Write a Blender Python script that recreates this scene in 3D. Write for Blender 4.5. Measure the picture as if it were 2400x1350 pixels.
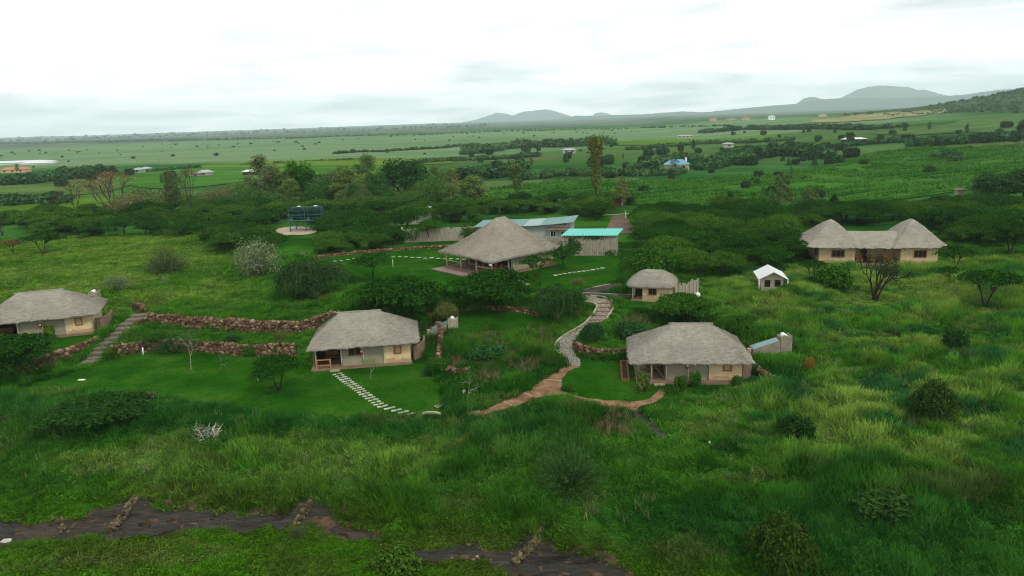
import bpy, bmesh, math, random
import numpy as np
from mathutils import Vector, Matrix
from mathutils.geometry import delaunay_2d_cdt

for _o in list(bpy.data.objects):
    bpy.data.objects.remove(_o, do_unlink=True)
sc = bpy.context.scene
COL = sc.collection
RNG = np.random.default_rng(11)
random.seed(7)

# ---------------------------------------------------------------- camera
F_PX, PITCH, ROLL, CAM_Z = 1700.0, math.radians(13.0), math.radians(-2.0), 25.0
cam = bpy.data.cameras.new('camera')
cam_o = bpy.data.objects.new('camera', cam)
COL.objects.link(cam_o)
cam.sensor_width = 36.0
cam.lens = 36.0 * F_PX / 2400.0
cam.clip_start = 0.5
cam.clip_end = 30000
CAM_M = Matrix.Rotation(math.pi / 2 - PITCH, 4, 'X') @ Matrix.Rotation(ROLL, 4, 'Z')
cam_o.matrix_world = Matrix.Translation((0, 0, CAM_Z)) @ CAM_M
sc.camera = cam_o
MROT = np.array(CAM_M.to_3x3())

# ---------------------------------------------------------------- sky and sun (overcast)
SUN_EL, SUN_AZ = math.radians(48), math.radians(150)     # azimuth clockwise from +Y: behind the camera, to its right
world = bpy.data.worlds.new('World')
sc.world = world
world.use_nodes = True
wt = world.node_tree
wt.nodes.clear()
w_out = wt.nodes.new('ShaderNodeOutputWorld')
w_bg = wt.nodes.new('ShaderNodeBackground')
w_bg.inputs['Strength'].default_value = 0.1
w_sky = wt.nodes.new('ShaderNodeTexSky')
w_sky.sky_type = 'NISHITA'
w_sky.sun_disc = False
w_sky.sun_elevation = SUN_EL
w_sky.sun_rotation = SUN_AZ
w_geo = wt.nodes.new('ShaderNodeTexCoord')
w_sep = wt.nodes.new('ShaderNodeSeparateXYZ')
wt.links.new(w_geo.outputs['Generated'], w_sep.inputs[0])


def wmath(op, a, b=None, c=None):
    n = wt.nodes.new('ShaderNodeMath')
    n.operation = op
    for i, v in enumerate((a, b, c)):
        if v is None:
            continue
        if isinstance(v, (int, float)):
            n.inputs[i].default_value = v
        else:
            wt.links.new(v, n.inputs[i])
    return n.outputs[0]


# cloud deck: the view direction cut with a flat layer, so streaks flatten towards the horizon
_den = wmath('ADD', wmath('MAXIMUM', w_sep.outputs[2], 0.0), 0.10)
w_cmb = wt.nodes.new('ShaderNodeCombineXYZ')
wt.links.new(wmath('DIVIDE', w_sep.outputs[0], _den), w_cmb.inputs[0])
wt.links.new(wmath('MULTIPLY', wmath('DIVIDE', w_sep.outputs[1], _den), 1.0), w_cmb.inputs[1])
w_n = wt.nodes.new('ShaderNodeTexNoise')
w_n.inputs['Scale'].default_value = 0.9
w_n.inputs['Detail'].default_value = 6
w_n.inputs['Roughness'].default_value = 0.55
w_n.inputs['Distortion'].default_value = 0.5
wt.links.new(w_cmb.outputs[0], w_n.inputs['Vector'])
w_ramp = wt.nodes.new('ShaderNodeValToRGB')
w_ramp.color_ramp.elements[0].position = 0.27
w_ramp.color_ramp.elements[0].color = (0.58, 0.595, 0.61, 1)
w_ramp.color_ramp.elements[1].position = 0.58
w_ramp.color_ramp.elements[1].color = (1.06, 1.065, 1.07, 1)
wt.links.new(w_n.outputs['Fac'], w_ramp.inputs[0])
w_mul = wt.nodes.new('ShaderNodeVectorMath')
w_mul.operation = 'SCALE'
wt.links.new(w_ramp.outputs[0], w_mul.inputs[0])
wt.links.new(wmath('ADD', 11.6, wmath('MULTIPLY', wmath('POWER', 2.718, wmath('MULTIPLY', wmath('MAXIMUM', w_sep.outputs[2], 0.0), -10.0)), 8.0)), w_mul.inputs['Scale'])
w_mix = wt.nodes.new('ShaderNodeMixRGB')
w_mix.inputs[0].default_value = 0.90
wt.links.new(w_sky.outputs[0], w_mix.inputs[1])
wt.links.new(w_mul.outputs[0], w_mix.inputs[2])
wt.links.new(w_mix.outputs[0], w_bg.inputs['Color'])
wt.links.new(w_bg.outputs[0], w_out.inputs['Surface'])

sun = bpy.data.lights.new('sun', 'SUN')
sun.energy = 1.5
sun.angle = math.radians(10)
sun.color = (1.0, 0.94, 0.84)
sun_o = bpy.data.objects.new('sun', sun)
COL.objects.link(sun_o)
_sd = Vector((math.sin(SUN_AZ) * math.cos(SUN_EL), math.cos(SUN_AZ) * math.cos(SUN_EL), math.sin(SUN_EL)))
sun_o.rotation_euler = _sd.to_track_quat('Z', 'Y').to_euler()
sun_o.location = _sd * 200

vs = sc.view_settings
vs.view_transform = 'Standard'
vs.look = 'None'
vs.gamma = 1.0
vs.exposure = 0.15
vs.use_curve_mapping = False
cy = sc.cycles
cy.max_bounces = 5
cy.diffuse_bounces = 3
cy.glossy_bounces = 2
cy.transmission_bounces = 3
cy.transparent_max_bounces = 6
cy.volume_bounces = 1
cy.use_denoising = True
try:
    cy.denoiser = 'OPENIMAGEDENOISE'
    cy.denoising_prefilter = 'NONE'
except Exception:
    pass
cy.use_adaptive_sampling = False
cy.pixel_filter_type = 'BLACKMAN_HARRIS'
cy.filter_width = 1.15

# ---------------------------------------------------------------- numbers: noise, terrain, unprojection


def _hash(i, j, seed):
    n = (i.astype(np.int64) * 374761393 + j.astype(np.int64) * 668265263 + seed * 1442695041) & 0xFFFFFFFF
    n = ((n ^ (n >> 13)) * 1274126177) & 0xFFFFFFFF
    return ((n ^ (n >> 16)) & 0xFFFF) / 65535.0


def vnoise(x, y, seed=0):
    x = np.asarray(x, float)
    y = np.asarray(y, float)
    i, j = np.floor(x), np.floor(y)
    u, v = x - i, y - j
    u = u * u * (3 - 2 * u)
    v = v * v * (3 - 2 * v)
    a, b, c, d = _hash(i, j, seed), _hash(i + 1, j, seed), _hash(i, j + 1, seed), _hash(i + 1, j + 1, seed)
    return (a * (1 - u) + b * u) * (1 - v) + (c * (1 - u) + d * u) * v


def fbm(x, y, scale, octv=4, seed=0):
    x = np.asarray(x, float) / scale
    y = np.asarray(y, float) / scale
    s, a, t = 0.0, 0.5, 0.0
    for k in range(octv):
        s = s + a * vnoise(x, y, seed + k * 17)
        t += a
        a *= 0.5
        x, y = x * 2.03 + 5.2, y * 2.03 + 1.7
    return s / t


def ss(a, b, v):
    t = np.clip((v - a) / (b - a), 0, 1)
    return t * t * (3 - 2 * t)


RIV_X = [-140, -60, -39, -30, -20, -9, 0, 7, 20, 60, 120]
RIV_Y = [58, 52, 48.2, 49.3, 47.2, 44.8, 42, 39.3, 33, 14, -10]
WA = ([-47, -43.3, -38, -32, -24.2, -20], [79.4, 81.6, 81.2, 79.0, 77.9, 77.9])          # foot of the lower terrace wall
WB = ([-47.5, -45, -40, -32, -26.5, -24, -22.4, -20], [90, 88.6, 86.4, 84.0, 82.4, 83.4, 86.0, 86.8])  # foot of the upper one


def terrain(x, y):
    x = np.asarray(x, float)
    y = np.asarray(y, float)
    d = y - np.interp(x, RIV_X, RIV_Y)
    wob = (fbm(x, y, 7, 3, 91) - .5) * 1.3
    b = np.interp(d + wob * (np.abs(d) < 16), [-60, -14, -6, -3.4, -2.2, 1.4, 2.6, 4.2, 8, 13, 17], [-.8, -1.9, -2.4, -2.8, -3.2, -3.15, -2.8, -2.2, -1.2, -.35, 0])
    y0 = np.interp(x, [-120, -62, -24, -20, -8.4, -7.2, 4, 10, 23, 24.6, 40], [84, 88, 82, 82.5, 81.5, 70, 74, 75.5, 75.5, 60, 56])
    y1 = np.interp(x, [-120, -62, -24, -20, -8.4, -7.2, 4, 10, 23, 24.6, 40], [104, 102, 88, 88, 88, 88, 93, 91, 92, 90, 95])
    p = 2.6 * ss(y0, y1, y)
    ya, yb = np.interp(x, *WA), np.interp(x, *WB)
    zt = 1.3 * ss(ya - .05, ya + .5, y) + 1.3 * ss(yb - .05, yb + .5, y)
    m = ss(-47.0, -46.2, x) * (1 - ss(-23.6, -22.2, x)) * ss(70, 72, y)
    p = p * (1 - m) + zt * m
    xl = np.interp(y, [66, 73.8, 82.3, 88, 96], [-54.5, -52.3, -49.4, -48.4, -46.4])
    ml = 1 - ss(-.05, .5, x - xl)
    pl = 1.2 * ss(68, 75, y) + 1.4 * ss(94.5, 101, y)
    p = p * (1 - ml) + pl * ml
    # the stepped way between the left yard and the terraces
    m2 = ss(-.05, .5, x - xl) * (1 - ss(-47.0, -46.2, x)) * ss(72, 74, y)
    p = p * (1 - m2) + 2.6 * np.clip((y - 79.5) / 11.0, 0, 1) * m2
    z = b + p
    un = (fbm(x, y, 26, 3, 5) - .5) * 1.0 * ss(118, 190, y)
    far = (fbm(x, y, 160, 3, 9) - .5) * 7 * ss(210, 700, y)
    rise = 9 * ss(70, 330, x - .12 * y) * ss(150, 420, y)
    q = ((x - 1000) / 225) ** 2 + ((y - 1060) / 420) ** 2
    hill = 60 * np.exp(-q) * (.93 + .14 * fbm(x, y, 90, 3, 21))
    back = 18 * ss(2500, 13000, y)
    return z + un + far + rise + hill + back


def ray(px, py):
    d = MROT @ np.array([(px - 1200) / F_PX, -(py - 675) / F_PX, -1.0])
    return d / np.linalg.norm(d)


_T = np.concatenate([np.linspace(28, 260, 700), np.geomspace(261, 16000, 800)])


def at(px, py, lift=0.0):
    """The point of the terrain (raised by LIFT) that the picture shows at a pixel of the photograph."""
    d = ray(px, py)
    X, Y, Z = d[0] * _T, d[1] * _T, CAM_Z + d[2] * _T
    g = Z - terrain(X, Y) - lift
    k = np.argmax(g <= 0)
    if g[k] > 0:
        k = len(_T) - 1
    t0, t1 = (_T[k - 1], _T[k]) if k else (_T[0], _T[1])
    a, b = g[k - 1], g[k]
    t = t0 + (t1 - t0) * (a / (a - b) if a != b else 0)
    x, y = d[0] * t, d[1] * t
    return Vector((x, y, float(terrain(x, y)) + lift))


def hz(x, y):
    return float(terrain(x, y))


def pix(P):
    """World points to pixels of the photograph (for thinning what falls far outside the view)."""
    P = np.asarray(P, float) - np.array([0, 0, CAM_Z])
    c = P @ MROT
    return 1200 + F_PX * c[..., 0] / -c[..., 2], 675 - F_PX * c[..., 1] / -c[..., 2]


def inside(poly, x, y):
    x = np.asarray(x)
    y = np.asarray(y)
    r = np.zeros(x.shape, bool)
    n = len(poly)
    for k in range(n):
        x0, y0 = poly[k][0], poly[k][1]
        x1, y1 = poly[(k + 1) % n][0], poly[(k + 1) % n][1]
        if y0 == y1:
            continue
        c = ((y0 > y) != (y1 > y)) & (x < (x1 - x0) * (y - y0) / (y1 - y0) + x0)
        r ^= c
    return r


# ---------------------------------------------------------------- materials
MATS = {}


class NT:
    def __init__(s, name):
        s.m = bpy.data.materials.new(name)
        s.m.use_nodes = True
        s.t = s.m.node_tree
        s.b = s.t.nodes['Principled BSDF']
        s.b.inputs['Roughness'].default_value = .9
        s.b.inputs['Specular IOR Level'].default_value = 0.0
        MATS[name] = s.m

    def n(s, kind, **kw):
        o = s.t.nodes.new(kind)
        for k, v in kw.items():
            if k in o.inputs:
                s.set(o.inputs[k], v)
            else:
                setattr(o, k, v)
        return o

    def set(s, sock, v):
        if isinstance(v, bpy.types.NodeSocket):
            s.t.links.new(v, sock)
        else:
            sock.default_value = v

    def pos(s, scale=(1, 1, 1), obj=False):
        c = s.n('ShaderNodeTexCoord').outputs['Object'] if obj else s.n('ShaderNodeNewGeometry').outputs['Position']
        mp = s.n('ShaderNodeMapping')
        s.set(mp.inputs['Vector'], c)
        mp.inputs['Scale'].default_value = scale
        return mp.outputs[0]

    def noise(s, vec, scale, detail=4, rough=.55, dist=0.0):
        o = s.n('ShaderNodeTexNoise')
        s.set(o.inputs['Vector'], vec)
        o.inputs['Scale'].default_value = scale
        o.inputs['Detail'].default_value = detail
        o.inputs['Roughness'].default_value = rough
        o.inputs['Distortion'].default_value = dist
        return o.outputs['Fac']

    def ramp(s, fac, stops):
        o = s.n('ShaderNodeValToRGB')
        s.set(o.inputs[0], fac)
        if stops[0][0] >= .2 and stops[-1][0] <= .82:      # noise keeps to the middle of its range
            stops = [(.5 + (p_ - .5) * .66, c_) for p_, c_ in stops]
        e = o.color_ramp.elements
        while len(e) < len(stops):
            e.new(.5)
        for k, (p, c) in enumerate(stops):
            e[k].position = p
            e[k].color = tuple(c) + (1,) if len(c) == 3 else c
        return o.outputs[0]

    def mix(s, fac, a, b, mode='MIX'):
        o = s.n('ShaderNodeMixRGB')
        o.blend_type = mode
        for k, v in enumerate((fac, a, b)):
            if isinstance(v, (tuple, list)):
                v = tuple(v) + (1,) if len(v) == 3 else tuple(v)
            s.set(o.inputs[k], v)
        return o.outputs[0]

    def math(s, op, a, b=0.0):
        o = s.n('ShaderNodeMath')
        o.operation = op
        s.set(o.inputs[0], a)
        s.set(o.inputs[1], b)
        return o.outputs[0]

    def attr(s, name, typ='GEOMETRY'):
        o = s.n('ShaderNodeAttribute')
        o.attribute_name = name
        o.attribute_type = typ
        return o

    def bump(s, h, strength=.4, dist=.05):
        o = s.n('ShaderNodeBump')
        o.inputs['Strength'].default_value = strength
        o.inputs['Distance'].default_value = dist
        s.set(o.inputs['Height'], h)
        s.set(s.b.inputs['Normal'], o.outputs[0])

    def col(s, c):
        s.set(s.b.inputs['Base Color'], tuple(c) + (1,) if isinstance(c, (tuple, list)) and len(c) == 3 else c)
        return s


def plain(name, c, var=.18, scale=3.0, rough=.85, spec=.06, bump=0.0, stretch=(1, 1, 1)):
    """A surface of one colour with mottling and wear."""
    t = NT(name)
    v = t.pos(stretch, obj=True)
    a = t.noise(v, scale, 5)
    b = t.noise(v, scale * 7, 3)
    k = t.mix(.4, a, b)
    lo = tuple(x * (1 - var) for x in c)
    hi = tuple(min(1, x * (1 + var)) for x in c)
    t.col(t.ramp(k, [(.32, lo), (.68, hi)]))
    t.b.inputs['Roughness'].default_value = rough
    t.b.inputs['Specular IOR Level'].default_value = spec
    if bump:
        t.bump(b, bump, .02)
    return t


# ground: per-vertex cover colour (what grows there), broken up by noise
t = NT('ground')
base = t.attr('cover').outputs['Color']
g1 = t.noise(t.pos(), .35, 6, .6)
g2 = t.noise(t.pos((1, 2.2, 1)), 2.6, 5, .65)
k = t.mix(.55, g1, g2)
t.col(t.mix(1.0, base, t.ramp(k, [(.30, (.55, .60, .55)), (.5, (1, 1, 1)), (.7, (1.35, 1.28, 1.1))]), 'MULTIPLY'))
t.bump(g2, .8, .25)

t = NT('lawn')
a = t.noise(t.pos((1, 1, 1)), .22, 5, .6)
b = t.noise(t.pos((1, 1.6, 1)), 3.5, 5, .7)
c = t.ramp(t.mix(.35, a, b), [(.28, (.007, .050, .0022)), (.5, (.016, .082, .0036)), (.66, (.036, .108, .008)), (.80, (.070, .115, .020))])
t.col(c)
t.bump(b, .5, .08)

t = NT('dirt')
a = t.noise(t.pos(), .8, 6, .62)
t.col(t.ramp(a, [(.28, (.130, .075, .040)), (.55, (.205, .122, .068)), (.75, (.28, .18, .11))]))
t.bump(t.noise(t.pos(), 9, 4), .5, .03)

t = NT('asphalt')
t.col(t.ramp(t.noise(t.pos(), 1.6, 6, .62), [(.3, (.035, .032, .028)), (.7, (.075, .069, .060))]))
t.bump(t.noise(t.pos(), 12, 4), .4, .02)

t = NT('gravel')
vo = t.n('ShaderNodeTexVoronoi')
t.set(vo.inputs['Vector'], t.pos())
vo.inputs['Scale'].default_value = 6.5
k = t.mix(.5, vo.outputs['Distance'], t.noise(t.pos(), 5, 5, .7))
t.col(t.ramp(k, [(.2, (.05, .046, .035)), (.42, (.15, .138, .108)), (.62, (.285, .268, .22))]))
t.bump(vo.outputs['Distance'], .9, .08)

t = NT('riverbed')
r1 = t.noise(t.pos((.5, 1.5, 1)), .5, 6, .6, .8)
r2 = t.noise(t.pos((.35, 2.4, 1)), 2.2, 5, .7, .4)
base = t.ramp(t.mix(.5, r1, r2), [(.28, (.006, .0055, .004)), (.42, (.017, .0155, .011)), (.58, (.036, .033, .025)), (.76, (.080, .070, .050))])
br = t.ramp(t.noise(t.pos((.6, 1.6, 1)), .42, 5, .6, .5), [(.60, (0, 0, 0)), (.74, (1, 1, 1))])
t.col(t.mix(br, base, (.058, .041, .025)))
t.set(t.b.inputs['Roughness'], t.ramp(r1, [(.36, (.22, .22, .22)), (.6, (.75, .75, .75))]))
t.b.inputs['Specular IOR Level'].default_value = .16
t.bump(r2, .8, .2)

t = NT('soil_stone')
oi = t.n('ShaderNodeObjectInfo').outputs['Random']
a = t.noise(t.pos(), 3.0, 5, .65)
c1 = t.ramp(oi, [(0, (.080, .046, .029)), (.4, (.138, .083, .051)), (.75, (.20, .128, .080)), (1, (.33, .245, .165))])
t.col(t.mix(1, c1, t.ramp(a, [(.3, (.55, .55, .55)), (.7, (1.25, 1.22, 1.15))]), 'MULTIPLY'))
t.bump(t.noise(t.pos(), 9, 4), .7, .05)

t = NT('pale_stone')
oi = t.n('ShaderNodeObjectInfo').outputs['Random']
a = t.noise(t.pos(), 4.0, 5, .65)
t.col(t.mix(1, t.ramp(oi, [(0, (.34, .33, .26)), (1, (.56, .55, .47))]), t.ramp(a, [(.3, (.75, .75, .72)), (.7, (1.1, 1.1, 1.1))]), 'MULTIPLY'))


def thatch(name, lo, mid, hi):
    t = NT(name)
    v = t.pos((1, 1, 1))
    a = t.noise(t.pos((1, 1, 7)), 1.7, 6, .68, .3)
    b = t.noise(t.pos((2.0, 2.0, 12)), 4.2, 5, .75)
    d = t.noise(v, .5, 4, .6)
    k = t.mix(.55, a, b)
    c = t.ramp(k, [(.28, lo), (.5, mid), (.74, hi)])
    t.col(t.mix(1, c, t.ramp(d, [(.19, (.80, .80, .79)), (.81, (1.16, 1.15, 1.13))]), 'MULTIPLY'))
    t.bump(t.mix(.6, a, b), 1.0, .22)
    t.b.inputs['Roughness'].default_value = .95


thatch('thatch_grey', (.195, .178, .138), (.345, .324, .266), (.465, .44, .372))
thatch('thatch_warm', (.175, .155, .118), (.325, .298, .238), (.45, .418, .345))

plain('cream_plaster', (.67, .495, .285), .12, 1.1, .9)
plain('tan_plaster', (.53, .395, .235), .16, .9, .9)
for _n in ('cream_plaster', 'tan_plaster'):      # splash stains along the foot of the walls, rain streaks from the eaves
    _m = MATS[_n].node_tree
    t = NT.__new__(NT)
    t.m, t.t, t.b = MATS[_n], _m, _m.nodes['Principled BSDF']
    src = t.b.inputs['Base Color'].links[0].from_socket
    co = t.n('ShaderNodeTexCoord').outputs['Object']
    sp = t.n('ShaderNodeSeparateXYZ')
    t.set(sp.inputs[0], co)
    edge = t.math('ADD', sp.outputs[2], t.math('MULTIPLY', t.noise(t.pos((1, 1, .4), True), 1.6, 5, .65), -1.1))
    f = t.ramp(edge, [(.0, (.5, .5, .5)), (.16, (0, 0, 0))])
    st = t.ramp(t.noise(t.pos((3.5, 3.5, .35), True), 1.2, 4, .6), [(.56, (0, 0, 0)), (.74, (.2, .2, .2))])
    t.col(t.mix(st, t.mix(f, src, (.17, .105, .06)), (.30, .24, .15)))
plain('grey_plaster', (.36, .36, .33), .12, .9, .9)
plain('clay_plaster', (.20, .14, .095), .2, 1.5, .95, bump=.3)
plain('clay_grey', (.25, .215, .165), .2, 1.5, .95, bump=.3)
plain('pale_roof', (.36, .38, .37), .1, .5, .8)
plain('canvas_grey', (.285, .27, .185), .08, .8, .9)
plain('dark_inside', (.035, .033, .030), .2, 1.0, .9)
plain('pale_pole', (.55, .49, .33), .15, 2.5, .8)
plain('brown_wood', (.20, .095, .045), .25, 2.0, .7, stretch=(1, 1, .3))
plain('orange_wood', (.42, .20, .085), .2, 2.0, .7)
plain('deck_wood', (.25, .185, .155), .18, 1.6, .8)
plain('grey_plank', (.30, .27, .205), .3, 1.3, .9, stretch=(3, 3, .5))
plain('floor_slab', (.22, .15, .105), .2, 1.3, .9)
plain('shutter', (.45, .29, .13), .18, 2.0, .7)
plain('window_dark', (.012, .012, .013), .2, 1.0, .25, .5)
plain('red_paint', (.38, .012, .012), .1, 2.0, .4, .5)
plain('white_paint', (.80, .80, .77), .05, 1.0, .5, .4)
plain('white_canvas', (.60, .63, .61), .06, .7, .8)
plain('beige_canvas', (.50, .42, .32), .1, .9, .85)
plain('pale_metal', (.22, .34, .30), .1, .6, .5, .4)
plain('green_metal', (.055, .19, .16), .12, .5, .45, .5, stretch=(1, .2, 1))
plain('turquoise_metal', (.060, .47, .385), .07, .35, .45, .5)
plain('blue_metal', (.10, .28, .38), .1, .5, .5, .5)
plain('tank_green', (.008, .030, .028), .15, .8, .6, .12)
plain('stand_green', (.045, .125, .110), .15, 1.0, .7, .1)
plain('track_soil', (.125, .092, .064), .25, .5, .95)
plain('tan_ground', (.42, .32, .235), .12, .5, .95)
plain('orange_tile', (.42, .20, .11), .15, .5, .9)
plain('rust_roof', (.20, .13, .10), .2, .6, .9)
plain('solar_glass', (.10, .24, .26), .2, .6, .12, .6)
plain('dark_bark', (.030, .023, .017), .35, 2.2, .95)
plain('bark', (.075, .058, .042), .35, 2.2, .95, bump=.4)
plain('green_bark', (.12, .16, .07), .3, 2.2, .95)
plain('pale_bark', (.26, .235, .185), .3, 1.6, .95)
plain('bleached_wood', (.62, .60, .56), .15, 3, .9)
plain('kerb_stone', (.36, .31, .23), .18, 1.2, .9)
plain('earth_core', (.06, .040, .026), .3, 1.2, .95)
plain('scrub_ground', (.05, .085, .035), .3, .02, .95)

t = NT('mossy_stone')
oi = t.n('ShaderNodeObjectInfo').outputs['Random']
a = t.noise(t.pos(), 3.0, 5, .65)
c1 = t.ramp(oi, [(0, (.045, .038, .020)), (.4, (.085, .070, .040)), (.75, (.13, .10, .062)), (1, (.19, .165, .115))])
t.col(t.mix(1, c1, t.ramp(a, [(.3, (.55, .58, .5)), (.7, (1.25, 1.22, 1.15))]), 'MULTIPLY'))
t.bump(t.noise(t.pos(), 9, 4), .7, .05)
plain('step_stone', (.15, .13, .10), .3, 1.6, .95, bump=.4)

t = NT('bank_soil')
a = t.noise(t.pos(), 1.1, 6, .65)
t.col(t.ramp(a, [(.30, (.022, .018, .012)), (.5, (.060, .040, .024)), (.72, (.115, .075, .045))]))
t.bump(t.noise(t.pos(), 7, 4), .7, .06)

t = NT('rubble')
a = t.noise(t.pos(), 3.2, 3, .6)
t.col(t.ramp(a, [(.28, (.065, .038, .024)), (.5, (.13, .082, .052)), (.72, (.27, .20, .135))]))


def leafmat(name, src):
    """Foliage: the plant's own colour (object colour or the tuft's), varied leaf by leaf."""
    t = NT(name)
    if src == 'object':
        base = t.n('ShaderNodeObjectInfo').outputs['Color']
    else:
        base = t.attr('tint', 'INSTANCER').outputs['Color']
    lv = t.attr('lv').outputs['Fac']
    c = t.mix(1, base, t.ramp(lv, [(0, (.55, .60, .55)), (.55, (1, 1, 1)), (1, (1.9, 1.7, 1.35))]), 'MULTIPLY')
    t.col(c)
    t.b.inputs['Roughness'].default_value = .75
    t.b.inputs['Specular IOR Level'].default_value = 0.0
    tr = t.n('ShaderNodeBsdfTranslucent')
    t.set(tr.inputs['Color'], c)
    mx = t.n('ShaderNodeMixShader')
    mx.inputs[0].default_value = .22
    t.set(mx.inputs[1], t.b.outputs[0])
    t.set(mx.inputs[2], tr.outputs[0])
    t.t.links.new(mx.outputs[0], t.t.nodes['Material Output'].inputs['Surface'])


leafmat('leaf', 'object')
leafmat('tuft', 'tint')


# ---------------------------------------------------------------- mesh helpers
def props(o, label=None, cat=None, group=None, kind=None):
    if label:
        o['label'] = label
    if cat:
        o['category'] = cat
    if group:
        o['group'] = group
    if kind:
        o['kind'] = kind
    return o


def link(o, parent=None):
    COL.objects.link(o)
    if parent is not None:
        o.parent = parent
    return o


def thing(name, label, cat, loc=(0, 0, 0), rot=0.0, group=None):
    o = bpy.data.objects.new(name, None)
    o.empty_display_size = .3
    o.location = loc
    o.rotation_euler = (0, 0, rot)
    link(o)
    return props(o, label, cat, group)


class MB:
    """Collects shapes into one mesh."""

    def __init__(s):
        s.v, s.f = [], []

    def add(s, vs, fs):
        k = len(s.v)
        s.v += [tuple(p) for p in vs]
        s.f += [tuple(i + k for i in q) for q in fs]
        return s

    def box(s, x0, x1, y0, y1, z0, z1, rot=0.0, piv=None):
        vs = [(x, y, z) for z in (z0, z1) for y in (y0, y1) for x in (x0, x1)]
        if rot:
            px_, py_ = piv or ((x0 + x1) / 2, (y0 + y1) / 2)
            c, sn = math.cos(rot), math.sin(rot)
            vs = [(px_ + (x - px_) * c - (y - py_) * sn, py_ + (x - px_) * sn + (y - py_) * c, z) for x, y, z in vs]
        return s.add(vs, [(0, 2, 3, 1), (4, 5, 7, 6), (0, 1, 5, 4), (2, 6, 7, 3), (0, 4, 6, 2), (1, 3, 7, 5)])

    def slab(s, top, th):
        """A plate: TOP a loop of points, TH its thickness downwards."""
        n = len(top)
        bot = [(x, y, z - th) for x, y, z in top]
        return s.add(list(top) + bot, [tuple(range(n)), tuple(range(2 * n - 1, n - 1, -1))] + [((i + 1) % n, i, n + i, n + (i + 1) % n) for i in range(n)])

    def tube(s, pts, rad, n=6, cap=True):
        """A round bar along PTS; RAD one radius or one per point."""
        P = [Vector(p) for p in pts]
        R = rad if isinstance(rad, (list, tuple)) else [rad] * len(P)
        rings = []
        for i, p in enumerate(P):
            d = (P[min(i + 1, len(P) - 1)] - P[max(i - 1, 0)])
            d = d.normalized() if d.length > 1e-9 else Vector((0, 0, 1))
            u = d.cross(Vector((0, 0, 1)) if abs(d.z) < .9 else Vector((1, 0, 0))).normalized()
            w = d.cross(u)
            rings.append([p + (u * math.cos(2 * math.pi * k / n) + w * math.sin(2 * math.pi * k / n)) * R[i] for k in range(n)])
        vs = [q for r in rings for q in r]
        fs = [(i * n + k, i * n + (k + 1) % n, (i + 1) * n + (k + 1) % n, (i + 1) * n + k) for i in range(len(P) - 1) for k in range(n)]
        if cap:
            fs += [tuple(range(n - 1, -1, -1)), tuple(range((len(P) - 1) * n, len(P) * n))]
        return s.add(vs, fs)

    def mesh(s, name, mat, smooth=False):
        me = bpy.data.meshes.new(name)
        me.from_pydata(s.v, [], s.f)
        if mat:
            me.materials.append(MATS[mat])
        if smooth:
            me.polygons.foreach_set('use_smooth', [True] * len(me.polygons))
        me.update()
        return me

    def build(s, name, mat, parent=None, smooth=False, loc=None, **kw):
        o = bpy.data.objects.new(name, s.mesh(name, mat, smooth))
        if loc is not None:
            o.location = loc
        link(o, parent)
        return props(o, **kw)


def box(name, mat, parent, *a, **kw):
    return MB().box(*a).build(name, mat, parent, **kw)


def npmesh(name, V, F, mat, attrs=None, smooth=False):
    """A mesh from numpy arrays; F rows of 3 or 4 corners; ATTRS {name: (domain, type, array)}."""
    me = bpy.data.meshes.new(name)
    V = np.asarray(V, np.float32)
    F = np.asarray(F, np.int32)
    n, c = F.shape
    me.vertices.add(len(V))
    me.vertices.foreach_set('co', V.ravel())
    me.loops.add(n * c)
    me.loops.foreach_set('vertex_index', F.ravel())
    me.polygons.add(n)
    me.polygons.foreach_set('loop_start', np.arange(0, n * c, c, dtype=np.int32))
    if smooth:
        me.polygons.foreach_set('use_smooth', np.ones(n, bool))
    for k, (dom, typ, arr) in (attrs or {}).items():
        a = me.attributes.new(k, typ, dom)
        a.data.foreach_set({'FLOAT': 'value', 'INT': 'value', 'FLOAT_VECTOR': 'vector', 'FLOAT_COLOR': 'color'}[typ], np.asarray(arr).ravel())
    if mat:
        me.materials.append(MATS[mat])
    me.update()
    me.validate()
    return me


def mobj(name, me, parent=None, **kw):
    o = bpy.data.objects.new(name, me)
    link(o, parent)
    return props(o, **kw)


# ---------------------------------------------------------------- what grows where (albedo of the cover, in world metres)
def lerp3(a, b, t):
    t = np.asarray(t)[..., None]
    return np.asarray(a) * (1 - t) + np.asarray(b) * t


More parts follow.
